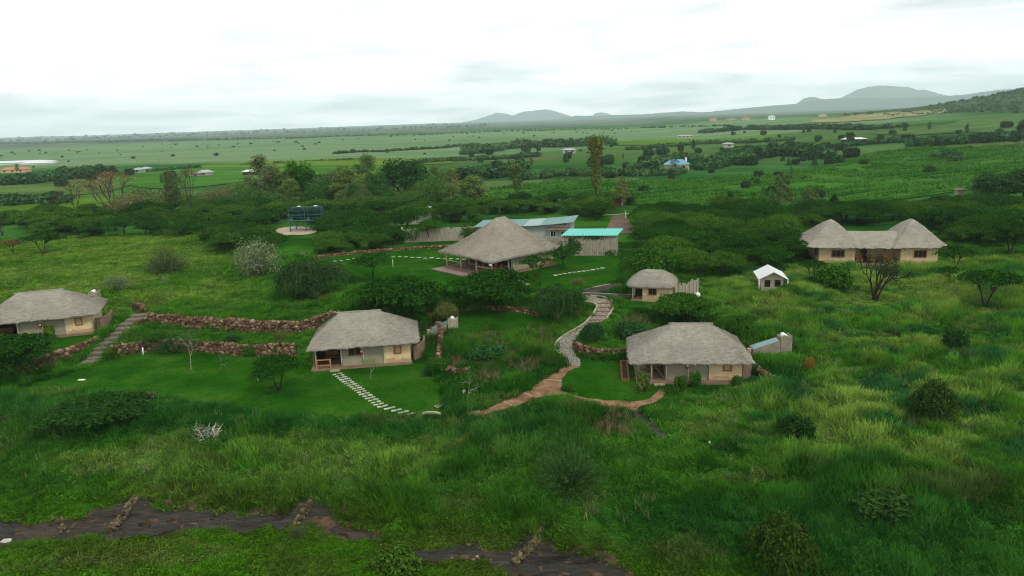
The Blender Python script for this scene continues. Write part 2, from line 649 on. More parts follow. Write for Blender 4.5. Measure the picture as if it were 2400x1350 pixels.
def cover(x, y):
    x = np.asarray(x, float)
    y = np.asarray(y, float)
    big = fbm(x, y * 1.5, 13, 4, 31)
    mid = fbm(x, y * 1.8, 4.2, 3, 37)
    d = y - np.interp(x, RIV_X, RIV_Y)
    deep, mead, olive, blue, lush, dry = (.014, .072, .006), (.038, .136, .011), (.116, .205, .038), (.017, .086, .021), (.036, .116, .004), (.105, .105, .040)
    c = lerp3(deep, mead, ss(.38, .60, .6 * big + .4 * mid))
    # right slope: pale olive grass in swathes, blue-green in the dips
    r = ss(12, 30, x - .25 * (y - 60)) * ss(48, 60, y + .25 * x) * (1 - ss(100, 112, y))
    c = c * (1 - r[..., None]) + lerp3(lerp3(blue, mead, ss(.34, .46, mid)), olive, ss(.44, .62, .5 * big + .5 * mid)) * r[..., None]
    # left hillside: short yellowish grass
    l = ss(-28, -44, x + .4 * (y - 95)) * ss(90, 100, y) * (1 - ss(158, 172, y))
    c = c * (1 - l[..., None]) + lerp3((.048, .146, .010), (.112, .205, .026), ss(.36, .62, .5 * big + .5 * mid)) * l[..., None]
    # the near left slope: olive meadow
    m = np.exp(-((x + 36) / 12) ** 2 - ((y - 56) / 4.2) ** 2) + .8 * np.exp(-((x + 12) / 16) ** 2 - ((y - 53.5) / 3.0) ** 2)
    c = c * (1 - .75 * np.clip(m, 0, 1)[..., None]) + lerp3(mead, olive, ss(.35, .6, mid)) * .75 * np.clip(m, 0, 1)[..., None]
    # a deep green belt below the lawn, and in the hollow at the foot of the right slope
    bl = np.clip(ss(9.5, 12.5, d) * (1 - ss(16.5, 19, d)) * (1 - ss(0, 9, x)) + ss(3, 9, x) * (1 - ss(26, 34, x)) * (1 - ss(43, 49, y + .1 * x)), 0, 1)[..., None] * .75
    c = c * (1 - bl) + lerp3((.012, .074, .011), (.020, .098, .016), ss(.4, .6, mid)) * bl
    # lush low growth on the near bank and right above the river
    n = 1 - ss(1.5, 6.0, d)
    c = c * (1 - n[..., None]) + lerp3(lush, (.040, .080, .008), ss(.42, .62, .5 * big + .5 * mid)) * n[..., None]
    # bare and withered patches
    e = ss(.66, .74, fbm(x, y * 2, 5, 3, 77)) * .3 * (1 - ss(100, 120, y))
    c = c * (1 - e[..., None]) + np.asarray(dry) * e[..., None]
    return c


def far_cover(x, y):
    """Farmland and plain beyond the camp."""
    dist = np.hypot(x, y)
    scr = fbm(x, y * 2.2, 70, 4, 51)
    med = fbm(x, y * 2.0, 22, 3, 53)
    c = lerp3((.022, .100, .020), (.042, .142, .030), ss(.40, .62, scr))
    c = lerp3(c, np.broadcast_to((.028, .062, .020), c.shape), .65 * ss(.56, .66, med))
    # strips of fields
    u = x * .12 + y
    cell = np.floor(u / 46 + 1.5 * fbm(x, y, 300, 2, 61)).astype(int)
    cx_ = np.floor((x - .3 * y) / 150 + .37 * cell).astype(int)
    hsh = _hash(cell, cx_, 71)
    fc = np.stack([.045 + .06 * hsh, .115 + .055 * _hash(cx_, cell, 72), .022 + .03 * hsh], -1)
    f = (ss(.30, .34, _hash(cx_ + 5, cell, 73)) * ss(150, 240, dist) * (1 - ss(1300, 1900, dist)))[..., None]
    c = c * (1 - .8 * f) + fc * .8 * f
    # the wide pale plain, with the scrub country behind it
    edge = 470 + 260 * (fbm(x, y, 500, 2, 63) - .5) + .62 * np.maximum(x + 80, 0)
    pl = ss(edge - 30, edge + 30, y) * (1 - ss(1400, 1750, y + .25 * x + 300 * (scr - .5))) * (1 - ss(220, 420, x - .18 * y))
    pc = lerp3((.110, .205, .085), (.150, .240, .115), ss(.4, .6, fbm(x, y * 5, 240, 3, 65)))
    c = c * (1 - pl[..., None]) + pc * pl[..., None]
    hq = np.exp(-((x - 1000) / 225) ** 2 - ((y - 1060) / 420) ** 2)
    hm_ = ss(.015, .05, hq)[..., None]
    c = c * (1 - hm_) + lerp3((.026, .066, .020), (.050, .098, .028), ss(.42, .6, fbm(x, y, 60, 4, 69))) * hm_
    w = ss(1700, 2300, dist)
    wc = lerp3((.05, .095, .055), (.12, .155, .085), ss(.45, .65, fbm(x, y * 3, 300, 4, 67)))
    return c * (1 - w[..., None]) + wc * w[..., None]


def all_cover(x, y):
    k = ss(165, 205, np.hypot(x, y))[..., None]
    return cover(x, y) * (1 - k) + far_cover(x, y) * k


# ---------------------------------------------------------------- the ground, one sheet to the horizon
def axis(lo, hi, step, glo, ghi, end_lo, end_hi):
    a = list(np.arange(lo, hi, step))
    s, p = step, a[-1]
    while p < end_hi:
        s *= 1 + ghi
        p += s
        a.append(p)
    s, p, b = step, a[0], []
    while p > end_lo:
        s *= 1 + glo
        p -= s
        b.append(p)
    return np.array(b[::-1] + a)


GX = axis(-84, 76, .55, .03, .03, -13000, 13000)
GY = axis(35, 125, .55, .12, .022, -2500, 13600)
_gx, _gy = np.meshgrid(GX, GY)
_gz = terrain(_gx, _gy)
nx, ny = len(GX), len(GY)
_i = np.arange(nx * ny).reshape(ny, nx)
_F = np.stack([_i[:-1, :-1], _i[:-1, 1:], _i[1:, 1:], _i[1:, :-1]], -1).reshape(-1, 4)
_c = all_cover(_gx, _gy)
_c = np.concatenate([_c * .9, np.ones(_c.shape[:-1] + (1,))], -1)
me = npmesh('ground', np.stack([_gx, _gy, _gz], -1).reshape(-1, 3), _F, 'ground', {'cover': ('POINT', 'FLOAT_COLOR', _c.reshape(-1, 4))}, True)
mobj('ground', me, kind='structure', label='green grassy ground sloping from the camp out to the plain')

KEEP_OUT = []
TREE_OUT = [[(-.335 * 124, 124), (-.262 * 124, 124), (-.262 * 168, 168), (-.335 * 168, 168)]]      # outlines (world x, y) where no tall grass stands


def outline(pxs, lift=0.0):
    return [at(a, b, lift) for a, b in pxs]


def densify(P, step, closed=True):
    out = []
    n = len(P)
    for k in range(n if closed else n - 1):
        a, b = P[k], P[(k + 1) % n]
        m = max(1, int((b - a).length / step))
        out += [a.lerp(b, i / m) for i in range(m)]
    if not closed:
        out.append(P[-1])
    return out


def smooth_loop(P, closed=True, k=6):
    """Catmull-Rom through the points."""
    n = len(P)
    out = []
    for i in range(n if closed else n - 1):
        g = (lambda j: P[j % n]) if closed else (lambda j: P[min(max(j, 0), n - 1)])
        p0, p1, p2, p3 = g(i - 1), g(i), g(i + 1), g(i + 2)
        for s in range(k):
            t = s / k
            out.append(.5 * ((2 * p1) + (p2 - p0) * t + (2 * p0 - 5 * p1 + 4 * p2 - p3) * t * t + (3 * p1 - p0 - 3 * p2 + p3) * t ** 3))
    if not closed:
        out.append(P[-1])
    return out


def sheet(name, P, mat, dz=.05, step=.7, keep=True, rag=0.0, **kw):
    """A ground covering that follows the terrain inside the outline P (world points)."""
    P = densify(smooth_loop(P, True, 5), step)
    if rag:
        P = [p + Vector((rag * (2 * vnoise(p.x * .9, p.y * .9, 3) - 1), rag * (2 * vnoise(p.x * .9, p.y * .9, 4) - 1), 0)) for p in P]
    xy = [(p.x, p.y) for p in P]
    if keep:
        KEEP_OUT.append(xy)
    xs, ys = [p[0] for p in xy], [p[1] for p in xy]
    gx, gy = np.meshgrid(np.arange(min(xs), max(xs), step), np.arange(min(ys), max(ys), step))
    gx, gy = gx.ravel(), gy.ravel()
    ok = inside(xy, gx, gy)
    pts = [Vector(p) for p in xy] + [Vector((a, b)) for a, b in zip(gx[ok], gy[ok])]
    v, e, f, *_ = delaunay_2d_cdt(pts, [], [list(range(len(xy)))], 1, 1e-5)
    V = np.array([(p.x, p.y) for p in v])
    Z = terrain(V[:, 0], V[:, 1]) + dz
    m = MB()
    m.v = [(a, b, c) for (a, b), c in zip(V, Z)]
    m.f = [tuple(q) for q in f]
    return m.build(name, mat, None, True, kind='structure', **kw)


# river bed
RB = [(-40, 1222), (120, 1222), (240, 1205), (300, 1178), (345, 1172), (400, 1187), (520, 1203), (640, 1207), (730, 1182), (800, 1207), (880, 1247), (960, 1282), (1040, 1292), (1110, 1280), (1180, 1287), (1225, 1267), (1290, 1277), (1370, 1300), (1470, 1345), (1500, 1380), (1200, 1385),
      (1185, 1348), (1110, 1322), (1020, 1310), (940, 1294), (880, 1276), (800, 1268), (760, 1257), (700, 1242), (560, 1248), (420, 1254), (250, 1262), (100, 1270), (-40, 1282)]
sheet('stream_bank', outline([(-40, 1208), (120, 1208), (235, 1190), (295, 1164), (350, 1158), (410, 1174), (520, 1190), (640, 1194), (730, 1168), (810, 1192), (890, 1232), (970, 1266), (1040, 1272), (1110, 1262), (1180, 1268), (1225, 1252), (1300, 1262), (1380, 1286), (1480, 1330), (1520, 1385)] +
      [(x, y + 7) for x, y in RB[20:]]), 'bank_soil', .03, .5, keep=False, rag=.5, label='strip of brown bare soil along the stream bed')
_rb = sheet('riverbed', outline(RB), 'riverbed', .07, .4, rag=.8, label='dark wet rock bed of the stream below the grass bank')

for v in _rb.data.vertices:      # ledges and cracks of the rock bed
    q = float(fbm(v.co.x * .8, v.co.y * 2.2, 1.6, 4, 33))
    v.co.z += .55 * (q - .5) - .16 * float(np.exp(-((q - .52) / .025) ** 2)) + .05
# lawns
sheet('lawn', outline([(70, 905), (150, 880), (240, 850), (300, 828), (350, 824), (430, 826), (560, 836), (640, 836), (705, 838), (728, 862), (800, 862), (965, 852), (1012, 862), (1028, 905), (1052, 935), (1036, 965), (985, 975), (880, 975), (700, 972), (520, 950), (350, 925), (200, 915)]),
      'lawn', .05, .7, rag=.35, label='mown green lawn round the middle cottage')
sheet('lawn', outline([(1345, 835), (1395, 846), (1455, 846), (1482, 870), (1500, 905), (1545, 922), (1500, 942), (1400, 938), (1335, 920), (1313, 903), (1340, 868)]), 'lawn', .05, .6, rag=.25, label='small mown lawn beside the right-hand cottage veranda')
sheet('lawn', outline([(740, 606), (830, 594), (930, 585), (1050, 580), (1120, 585), (1300, 600), (1440, 598), (1462, 640), (1440, 664), (1400, 672), (1330, 676), (1250, 672), (1150, 655), (1040, 690), (960, 690), (900, 665), (830, 640), (790, 622)]),
      'lawn', .06, 1.0, rag=.5, label='wide mown lawn in front of the thatched lodge')
sheet('lawn', outline([(1055, 772), (1052, 738), (1140, 728), (1260, 732), (1345, 738), (1352, 752), (1300, 762), (1200, 775)]), 'lawn', .05, .6, label='sloping mown grass beside the middle plank heater box')
sheet('lawn', outline([(1440, 712), (1480, 704), (1600, 712), (1590, 728), (1500, 724)]), 'lawn', .05, .6, label='strip of mown grass in front of the small hut')
sheet('lawn', outline([(-30, 845), (-30, 815), (60, 803), (180, 788), (228, 786), (215, 815), (130, 830), (40, 840)]), 'lawn', .05, .6, label='strip of mown grass in front of the left cottage')

# paths
sheet('gravel_path', outline([(1354, 690), (1362, 706), (1393, 714), (1398, 723), (1384, 745), (1366, 763), (1326, 786), (1306, 803), (1301, 819), (1321, 841), (1323, 858), (1358, 858), (1354, 836), (1344, 819), (1346, 804),
      (1356, 783), (1384, 768), (1421, 748), (1437, 723), (1434, 708), (1411, 699), (1384, 695)]), 'gravel', .07, .5, rag=.2, label='winding grey gravel path climbing between kerbs')
sheet('dirt_path', outline([(1358, 861), (1322, 861), (1290, 884), (1255, 905), (1200, 934), (1130, 964), (1060, 975), (1056, 982), (1140, 974), (1230, 944), (1275, 928), (1330, 932), (1400, 950), (1465, 960), (1502, 958), (1560, 930), (1545, 916), (1500, 944), (1400, 938), (1335, 923), (1313, 905), (1340, 870)]),
      'dirt', .09, .5, rag=.35, label='red dirt footpath curving across the grass')
sheet('asphalt_path', outline([(1466, 962), (1502, 961), (1545, 1005), (1570, 1030), (1555, 1034), (1515, 1006)]), 'asphalt', .08, .5, rag=.3, label='narrow dark path running down from the red dirt path')
sheet('asphalt_path', outline([(1356, 686), (1380, 678), (1430, 668), (1462, 663), (1455, 672), (1425, 682), (1400, 687), (1480, 692), (1486, 700), (1430, 698), (1360, 691)]), 'asphalt', .09, .6, label='dark path fork in front of the small hut')
sheet('dirt_track', outline([(1424, 545), (1430, 520), (1438, 508), (1466, 507), (1478, 525), (1500, 545)]), 'track_soil', .10, 1.5, label='brown dirt track leading out behind the turquoise shed')

# fields beyond the camp
for nm, lab, c, pts in (
    ('grass_field', 'bright green field below the brown trees at the far left', (.075, .165, .014), [(-20, 512), (-20, 488), (90, 478), (200, 466), (300, 468), (230, 490), (160, 505)]),
    ('grass_field', 'long bright green field behind the brown trees', (.050, .150, .020), [(255, 412), (470, 392), (700, 386), (850, 384), (900, 396), (760, 412), (600, 425), (480, 438), (330, 440)]),
    ('grass_field', 'yellow green field in front of the pale plain', (.095, .170, .018), [(440, 391), (600, 380), (820, 372), (1000, 374), (1060, 384), (900, 390), (700, 390), (560, 392)]),
    ('grass_field', 'flat green field beyond the dark hedge at the left', (.075, .135, .032), [(-20, 436), (100, 432), (230, 418), (330, 420), (250, 450), (100, 462), (-20, 466)]),
    ('grass_field', 'light green strip field beyond the tall lone tree', (.075, .165, .018), [(1395, 338), (1500, 330), (1700, 324), (1830, 318), (1840, 326), (1700, 333), (1500, 342)]),
    ('grass_field', 'light green field below the dark hill', (.072, .135, .040), [(2050, 312), (2200, 296), (2420, 268), (2420, 300), (2250, 312), (2120, 318)]),
    ('crop_field', 'green crop field with planted rows behind the acacia belt', (.040, .125, .016), [(1120, 452), (1230, 434), (1350, 424), (1480, 428), (1620, 422), (1800, 410), (1960, 382), (2100, 352), (2300, 345), (2420, 346), (2420, 430), (2280, 445), (2100, 470), (1900, 492), (1700, 492), (1500, 482), (1300, 472), (1180, 468)]),
    ('grass_field', 'pale fields at the foot of the far ridge', (.22, .22, .10), [(1900, 282), (2000, 271), (2130, 262), (2220, 258), (2180, 268), (2080, 280), (1960, 288)]),  # cover colour paler than the neighbouring fields
):
    key = 'field_cover_%d' % len(MATS)
    t = NT(key)
    a = t.noise(t.pos((.35, 1.2, 1)), .05, 5, .6)
    b = t.noise(t.pos((1, 1, 1)), .9, 4, .7)
    t.col(t.mix(1, t.ramp(a, [(.3, tuple(x * .72 for x in c)), (.7, tuple(x * 1.2 for x in c))]), t.ramp(b, [(.3, (.72, .75, .72)), (.7, (1.22, 1.2, 1.15))]), 'MULTIPLY'))
    P = outline(pts)
    dist = max(p.y for p in P)
    sheet(nm, P, key, .12 + dist * .0006, max(2.0, dist / 110), keep=False, rag=.6, label=lab)
    if nm == 'crop_field':
        CROP = [(p.x, p.y) for p in densify(smooth_loop(P, True, 5), 3)]


# ---------------------------------------------------------------- far hills
def hill(name, label, sil, r0, width, ca, cb, seed, n=150, up=.25):
    """A hill whose crest lies R0 metres off along the skyline SIL (pixels), with real depth."""
    sx = np.array([p[0] for p in sil], float)
    sy = np.array([p[1] for p in sil], float)
    pxs = np.linspace(sx[0], sx[-1], n)
    pys = np.interp(pxs, sx, sy) + (fbm(pxs, pxs * 0, 9, 3, seed) - .5) * 1.6
    rows = 26
    V = []
    for j in range(rows):
        s = -1 + 2 * j / (rows - 1)
        for a, b in zip(pxs, pys):
            d = ray(a, b)
            hxy = math.hypot(d[0], d[1])
            zc = CAM_Z + d[2] / hxy * r0
            rr = r0 + s * width
            x, y = d[0] / hxy * rr, d[1] / hxy * rr
            zg = hz(x, y) - 6
            f = math.cos(s * math.pi / 2) ** 1.3
            nz = (float(fbm(x, y, width * .28, 3, seed + 3)) - .5) * (zc - zg) * up * (1 - f)
            V.append((x, y, zg + max(0, zc - zg) * f + nz))
    i = np.arange(rows * n).reshape(rows, n)
    F = np.stack([i[:-1, :-1], i[:-1, 1:], i[1:, 1:], i[1:, :-1]], -1).reshape(-1, 4)
    key = 'hill_cover_%d' % len(MATS)
    t = NT(key)
    a = t.noise(t.pos((1, 1, 2)), .0045, 6, .62)
    b = t.noise(t.pos(), .03, 4, .65)
    t.col(t.ramp(t.mix(.4, a, b), [(.36, ca), (.62, cb)]))
    mobj(name, npmesh(name, V, F, key, None, True), kind='structure', label=label)
    return np.array(V).reshape(rows, n, 3)


_dk, _lt = (.035, .075, .035), (.075, .115, .05)
hill('hill', 'hazy rounded hill low on the horizon, half behind the broader one', [(1085, 287), (1110, 281), (1140, 273), (1165, 264), (1190, 267), (1225, 280)], 12400, 1000, (.06, .10, .06), (.09, .12, .07), 3, 60)
hill('hill', 'broad rounded green hill at the middle of the horizon', [(1160, 286), (1190, 275), (1225, 262), (1265, 257), (1290, 257), (1315, 265), (1345, 275), (1400, 284)], 11800, 1000, (.055, .10, .055), (.085, .125, .065), 4, 90)
hill('hill', 'tiny pale mound on the skyline beyond the long ridge', [(1385, 276), (1395, 265), (1408, 263), (1425, 266), (1440, 272)], 12600, 600, (.06, .10, .07), (.08, .12, .08), 5, 40)
hill('hill', 'large hazy mountain with a flat summit behind the ridge', [(1900, 262), (1950, 240), (1985, 222), (2010, 210), (2035, 203), (2062, 200), (2090, 202), (2130, 204), (2150, 211), (2170, 210), (2200, 219), (2250, 231), (2330, 240)], 11500, 1200, _dk, (.10, .135, .065), 6, 150)
hill('hill', 'small round knoll on the ridge beside the mountain', [(1840, 256), (1868, 242), (1885, 230), (1900, 227), (1918, 229), (1940, 240), (1975, 252)], 10300, 750, _dk, _lt, 7, 60)
hill('hill', 'long blue green wooded ridge under the mountain', [(1180, 290), (1300, 279), (1345, 272), (1420, 270), (1500, 268), (1600, 261), (1650, 263), (1700, 258), (1790, 249), (1860, 244), (1930, 232), (2000, 229), (2100, 230), (2200, 226), (2260, 222), (2300, 216), (2350, 210), (2420, 207), (2600, 206)], 9300, 1700, (.028, .062, .034), (.060, .098, .046), 8, 300)
hill('hill', 'low scrub covered rise along the horizon at the left', [(-250, 331), (0, 323), (120, 319), (260, 319), (400, 313), (560, 309), (700, 303), (850, 296), (1000, 290), (1120, 286), (1200, 288)], 10200, 1900, (.04, .075, .05), (.085, .12, .075), 9, 260)


# ---------------------------------------------------------------- thatched roofs
def thatch_roof(parent, mat, rect, ze, ridge, zr, prof=1.0, thick=.28, rad=.5, seed=1, name='roof', droop=None, cap=True, dome=False, step=.3, straw=42):
    x0, x1, y0, y1 = rect
    a, b = Vector(ridge[0]), Vector(ridge[1])
    pts = []
    for cx, cy_, a0 in ((x1 - rad, y0 + rad, -90), (x1 - rad, y1 - rad, 0), (x0 + rad, y1 - rad, 90), (x0 + rad, y0 + rad, 180)):
        for k in range(7):
            g = math.radians(a0 + 15 * k)
            pts.append(Vector((cx + rad * math.cos(g), cy_ + rad * math.sin(g), 0)))
    pts = densify(pts, step)
    n = len(pts)
    ab = b - a
    L2 = max(ab.length_squared, 1e-9)
    rid = []
    for p in pts:
        q = Vector((p.x, p.y))
        t = min(1, max(0, (q - a).dot(ab) / L2))
        rid.append(a + ab * t)
    rows = 16
    m = MB()
    V = []
    # underside inner ring, bottom of the eave, rounded lip, then up the slope
    for inn, dz in ((.9, .16), (.06, -.02), (-.02, thick * .45), (.05, thick)):
        for p, r in zip(pts, rid):
            q = Vector((p.x, p.y)).lerp(r, 0) + (r - Vector((p.x, p.y))).normalized() * inn
            rg = (float(vnoise(q.x * 3.1 + seed, q.y * 3.1, seed)) - .5) * (.16 if inn < .5 else 0)
            dr = droop(p.x, p.y) if droop else 0
            V.append((q.x, q.y, ze + dz + rg + dr))
    for j in range(1, rows + 1):
        v = j / rows
        for p, r in zip(pts, rid):
            q = Vector((p.x, p.y)).lerp(r, v)
            h = math.sin(v * math.pi / 2) ** .9 if dome else (.40 * .5 * (1 - math.cos(math.pi * v)) + .60 * v if prof == 'bell' else v ** prof)
            nz = (float(fbm(q.x * 1.0 + seed * 9, q.y * 2.0 + q.x, .8, 2, seed)) - .5) * .13 * (1 - .5 * v)
            dr = (droop(p.x, p.y) if droop else 0) * (1 - v)
            V.append((q.x, q.y, ze + thick + (zr - ze - thick) * h + nz + dr))
    R = rows + 4
    F = [(j * n + k, j * n + (k + 1) % n, (j + 1) * n + (k + 1) % n, (j + 1) * n + k) for j in range(R - 1) for k in range(n)]
    m.add(V, F)
    o = m.build(name, mat, parent, True)
    sm = [True] * len(o.data.polygons)
    for q in range(3 * n):
        sm[q] = False
    o.data.polygons.foreach_set('use_smooth', sm)
    # loose straw: along the slope, and hanging at the eave
    rg_ = np.random.default_rng(seed + 50)
    A = np.array(V).reshape(R, n, 3)
    area = (x1 - x0) * (y1 - y0)
    cnt = int(area * straw)
    lower, upper = A[3], A[R - 1]
    seg = np.linalg.norm(np.roll(lower, -1, 0) - lower, axis=1) * np.linalg.norm(upper - lower, axis=1)
    kk = rg_.choice(n, cnt, p=seg / seg.sum())
    vv = (1 - np.sqrt(rg_.random(cnt))) * (R - 5) + 3.0
    hang = rg_.random(cnt) < .07
    vv = np.where(hang, 3.02, vv)
    ff = rg_.random(cnt)[:, None]

    def surf(v, k, f):
        j = np.clip(np.floor(v).astype(int), 0, R - 2)
        w_ = (v - j)[:, None]
        k2 = (k + 1) % n
        lo_ = A[j, k] * (1 - f) + A[j, k2] * f
        hi_ = A[j + 1, k] * (1 - f) + A[j + 1, k2] * f
        return lo_ * (1 - w_) + hi_ * w_, hi_ - lo_
    P0, dn = surf(vv, kk, ff)
    dn /= np.linalg.norm(dn, axis=1, keepdims=True) + 1e-9
    sd = np.cross(dn, [0, 0, 1.0])
    sd /= np.linalg.norm(sd, axis=1, keepdims=True) + 1e-9
    nn_ = np.cross(sd, dn)
    nn_ *= np.sign(nn_[:, 2:3] + 1e-9)
    ln = np.where(hang, .05 + .10 * rg_.random(cnt), .10 + .22 * rg_.random(cnt))[:, None]
    dirn = -dn + sd * (rg_.normal(size=(cnt, 1)) * .15) + np.where(hang[:, None], [0, 0, -.35], 0)
    wd = (.016 + .026 * rg_.random(cnt))[:, None]
    up_ = nn_ * (.004 + .012 * rg_.random(cnt))[:, None]
    e = P0 + dirn * ln + nn_ * (.02 + .035 * rg_.random(cnt))[:, None]
    SV = np.stack([P0 + up_ - sd * wd, P0 + up_ + sd * wd, e + sd * wd, e - sd * wd], 1).reshape(-1, 3)
    mobj('straw', npmesh('straw', SV, np.arange(cnt * 4).reshape(cnt, 4), mat), o, kind='stuff')
    if cap:
        c = MB()
        e = (b - a).normalized() * .35 if ab.length > .1 else Vector((.3, 0))
        P = densify([Vector((a.x - e.x, a.y - e.y, zr - .12)), Vector((b.x + e.x, b.y + e.y, zr - .12))], .4, False)
        c.tube([(p.x, p.y, p.z + .04 + .05 * float(vnoise(p.x * 2, seed))) for p in P], .13, 6)
        c.build('ridge_cap', mat, o, True)
    return o


def window(parent, x0, x1, z0, z1, y, wood='brown_wood', fill='window_dark', mull=0, axis='x', fname='pane', sill=False):
    """A framed window on a wall that faces -y (axis x) or -x (axis y, where y is the wall's x)."""
    f = MB()
    w = .10

    def bx(m, a0, a1, d0, d1, c0, c1):
        if axis == 'x':
            m.box(a0, a1, d0, d1, c0, c1)
        else:
            m.box(d0, d1, a0, a1, c0, c1)
    bx(f, x0, x0 + w, y - .08, y + .06, z0, z1)
    bx(f, x1 - w, x1, y - .08, y + .06, z0, z1)
    bx(f, x0 + w, x1 - w, y - .08, y + .06, z1 - w, z1)
    bx(f, x0 + w, x1 - w, y - .08, y + .06, z0, z0 + w)
    for k in range(mull):
        c = x0 + (x1 - x0) * (k + 1) / (mull + 1)
        bx(f, c - .04, c + .04, y - .07, y + .05, z0 + w, z1 - w)
    win = f.build('window', wood, parent)
    g = MB()
    bx(g, x0 + w - .01, x1 - w + .01, y - .03, y + .02, z0 + w - .01, z1 - w + .01)
    g.build(fname, fill, win)
    if sill:
        s = MB()
        bx(s, x0 - .1, x1 + .1, y - .16, y - .01, z0 - .09, z0 - .003)
        s.build('sill', 'kerb_stone', win)
    return win


def post(parent, x, y, z0, z1, r=.085, mat='pale_pole'):
    m = MB()
    m.tube([(x, y, z0), (x + .01, y, (z0 + z1) / 2), (x, y, z1)], [r, r * .95, r * .9], 8)
    return m.build('post', mat, parent, True)


def rail(parent, x0, x1, y, z0, mat='orange_wood'):
    r = thing_part('railing', parent)
    for z in (z0 + .35, z0 + .95):
        MB().box(x0, x1, y - .03, y + .03, z - .06, z + .06).build('rail', mat, r)
    for x in (x0, x1):
        MB().box(x - .07, x + .07, y - .07, y + .07, z0, z0 + 1.02).build('rail_post', mat, r)


def thing_part(name, parent):
    o = bpy.data.objects.new(name, None)
    o.empty_display_size = .2
    return link(o, parent)


def cottage(name, label, short, loc, rot, W, group, dark_window, seed, planks=False, left_open=False, Wb=2.7, vw=3.1, ridge=(3.3, 3.4), ze=2.42, zr=5.25, ov=.95):
    t = thing(name, label, 'cottage', loc, rot, group)
    D, H, fl = 6.8, 2.5, .22
    box('floor_slab', 'floor_slab', t, -.25, W + .1, -.45, D + .1, -.7, fl)
    # canvas room and the veranda at its left
    m = MB()
    m.box(vw + .02, W - Wb - .02, .16, .22, fl, H)
    m.box(vw, vw + .06, .22, D, fl, H)
    m.box(vw + .06, W - Wb, D - .06, D, fl, H)
    m.build('canvas_wall', 'canvas_grey', t)
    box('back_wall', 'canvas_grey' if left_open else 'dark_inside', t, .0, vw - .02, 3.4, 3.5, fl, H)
    if not left_open:
        box('side_wall', 'clay_plaster', t, -.12, 0, .6, D, fl - .02, H)
    else:
        b = MB().slab([(vw - 1.6, .5, 2.2), (vw - .1, .12, .35), (vw - .1, .18, .35), (vw - 1.6, .56, 2.2)], .06)
        b.build('brace', 'canvas_grey', t)
        box('door_opening', 'window_dark', t, vw - 1.3, vw - .05, 3.3, 3.39, fl, 2.3)
    xs = [0.25, vw, (vw + W - Wb) / 2, W - Wb - .04] if not left_open else [1.2, vw, (vw + W - Wb) / 2, W - Wb - .04]
    for k, x in enumerate(xs[:3]):
        post(t, x, .02, fl, H + .1)
    if left_open:
        post(t, .1, 2.2, fl, H + .1)
        post(t, .1, 4.8, fl, H + .1)
    box('corner_post', 'pale_pole' if not planks else 'cream_plaster', t, W - Wb - .12, W - Wb + .02, -.04, .14, fl, H)
    # masonry bathroom
    if planks:
        m = MB().box(W - Wb + .03, W, .06, D, -.3, H)
        wl = m.build('masonry_wall', 'cream_plaster', t)
        n = 7
        for k in range(n):
            z = fl + .05 + k * (H - fl - .05) / n
            box('plank', 'cream_plaster', wl, W - Wb + .03, W + .02, .0, .058, z, z + (H - fl - .05) / n - .03)
    else:
        MB().box(W - Wb + .03, W, .0, D, -.3, H).build('masonry_wall', 'cream_plaster', t)
    box('plinth', 'floor_slab', t, W - Wb - .1, W + .12, -.12, -.003, -.5, fl - .02)
    window(t, W - 1.75, W - .95, 1.2, 2.15, -.02, 'brown_wood', 'shutter', 0, fname='shutter')
    if dark_window:
        window(t, vw + .75, vw + 2.15, 1.3, 2.25, .14, 'brown_wood', 'window_dark', 1)
    if not left_open:
        rail(t, .35, 1.75, -.25, fl)
    # veranda furniture in the shade
    b = MB()
    b.box(.9, 2.4, 2.2, 2.8, fl + .35, fl + .45)
    b.box(.9, 2.4, 2.75, 2.85, fl + .45, fl + 1.0)
    for lx in (1.0, 2.3):
        b.box(lx - .05, lx + .05, 2.25, 2.35, fl, fl + .35)
    bn = thing('bench', 'dark wooden bench in the shade of the %s' % short, 'bench', (0, 0, 0), 0, 'benches on the cottage verandas')
    _M = Matrix.Translation(loc) @ Matrix.Rotation(rot, 4, 'Z')
    MB().box(.9, 2.4, 2.2, 2.8, fl + .35, fl + .45).build('seat', 'brown_wood', bn)
    MB().box(.9, 2.4, 2.75, 2.85, fl + .45, fl + 1.0).build('backrest', 'brown_wood', bn)
    for lx in (1.0, 2.3):
        for ly in (2.3, 2.7):
            MB().box(lx - .05, lx + .05, ly - .05, ly + .05, fl, fl + .35).build('leg', 'brown_wood', bn)
    _off = Vector((1.65, 2.5, fl))
    bn.matrix_world = _M @ Matrix.Translation(_off)
    for c_ in bn.children:
        c_.location = -_off
    # curved clay screen wall at the right end
    m = MB()
    arc = [(W + .05 + 1.5 * math.sin(a), 4.2 - 3.4 * math.cos(a) * .9) for a in [math.radians(8 + 12 * k) for k in range(9)]]
    for (ax, ay), (bx_, by) in zip(arc, arc[1:]):
        nx_, ny_ = by - ay, -(bx_ - ax)
        l = math.hypot(nx_, ny_)
        nx_, ny_ = nx_ / l * .11, ny_ / l * .11
        m.slab([(ax - nx_, ay - ny_, 1.55), (bx_ - nx_, by - ny_, 1.55), (bx_ + nx_, by + ny_, 1.55), (ax + nx_, ay + ny_, 1.55)], 2.0)
    m.build('screen_wall', 'clay_plaster', t)
    box('step', 'kerb_stone', t, vw - 1.2, vw - .2, -1.0, -.46, -.3, .1)
    dr = lambda x, y: -.10 * max(0, 1 - (x + .9) / 3.0)
    thatch_roof(t, 'thatch_grey', (-ov, W + .95, -1.0, D + .7), ze, ((ridge[0], D / 2 + .1), (W - ridge[1], D / 2 + .1)), zr, 1.0, .2, .22, seed, droop=dr)
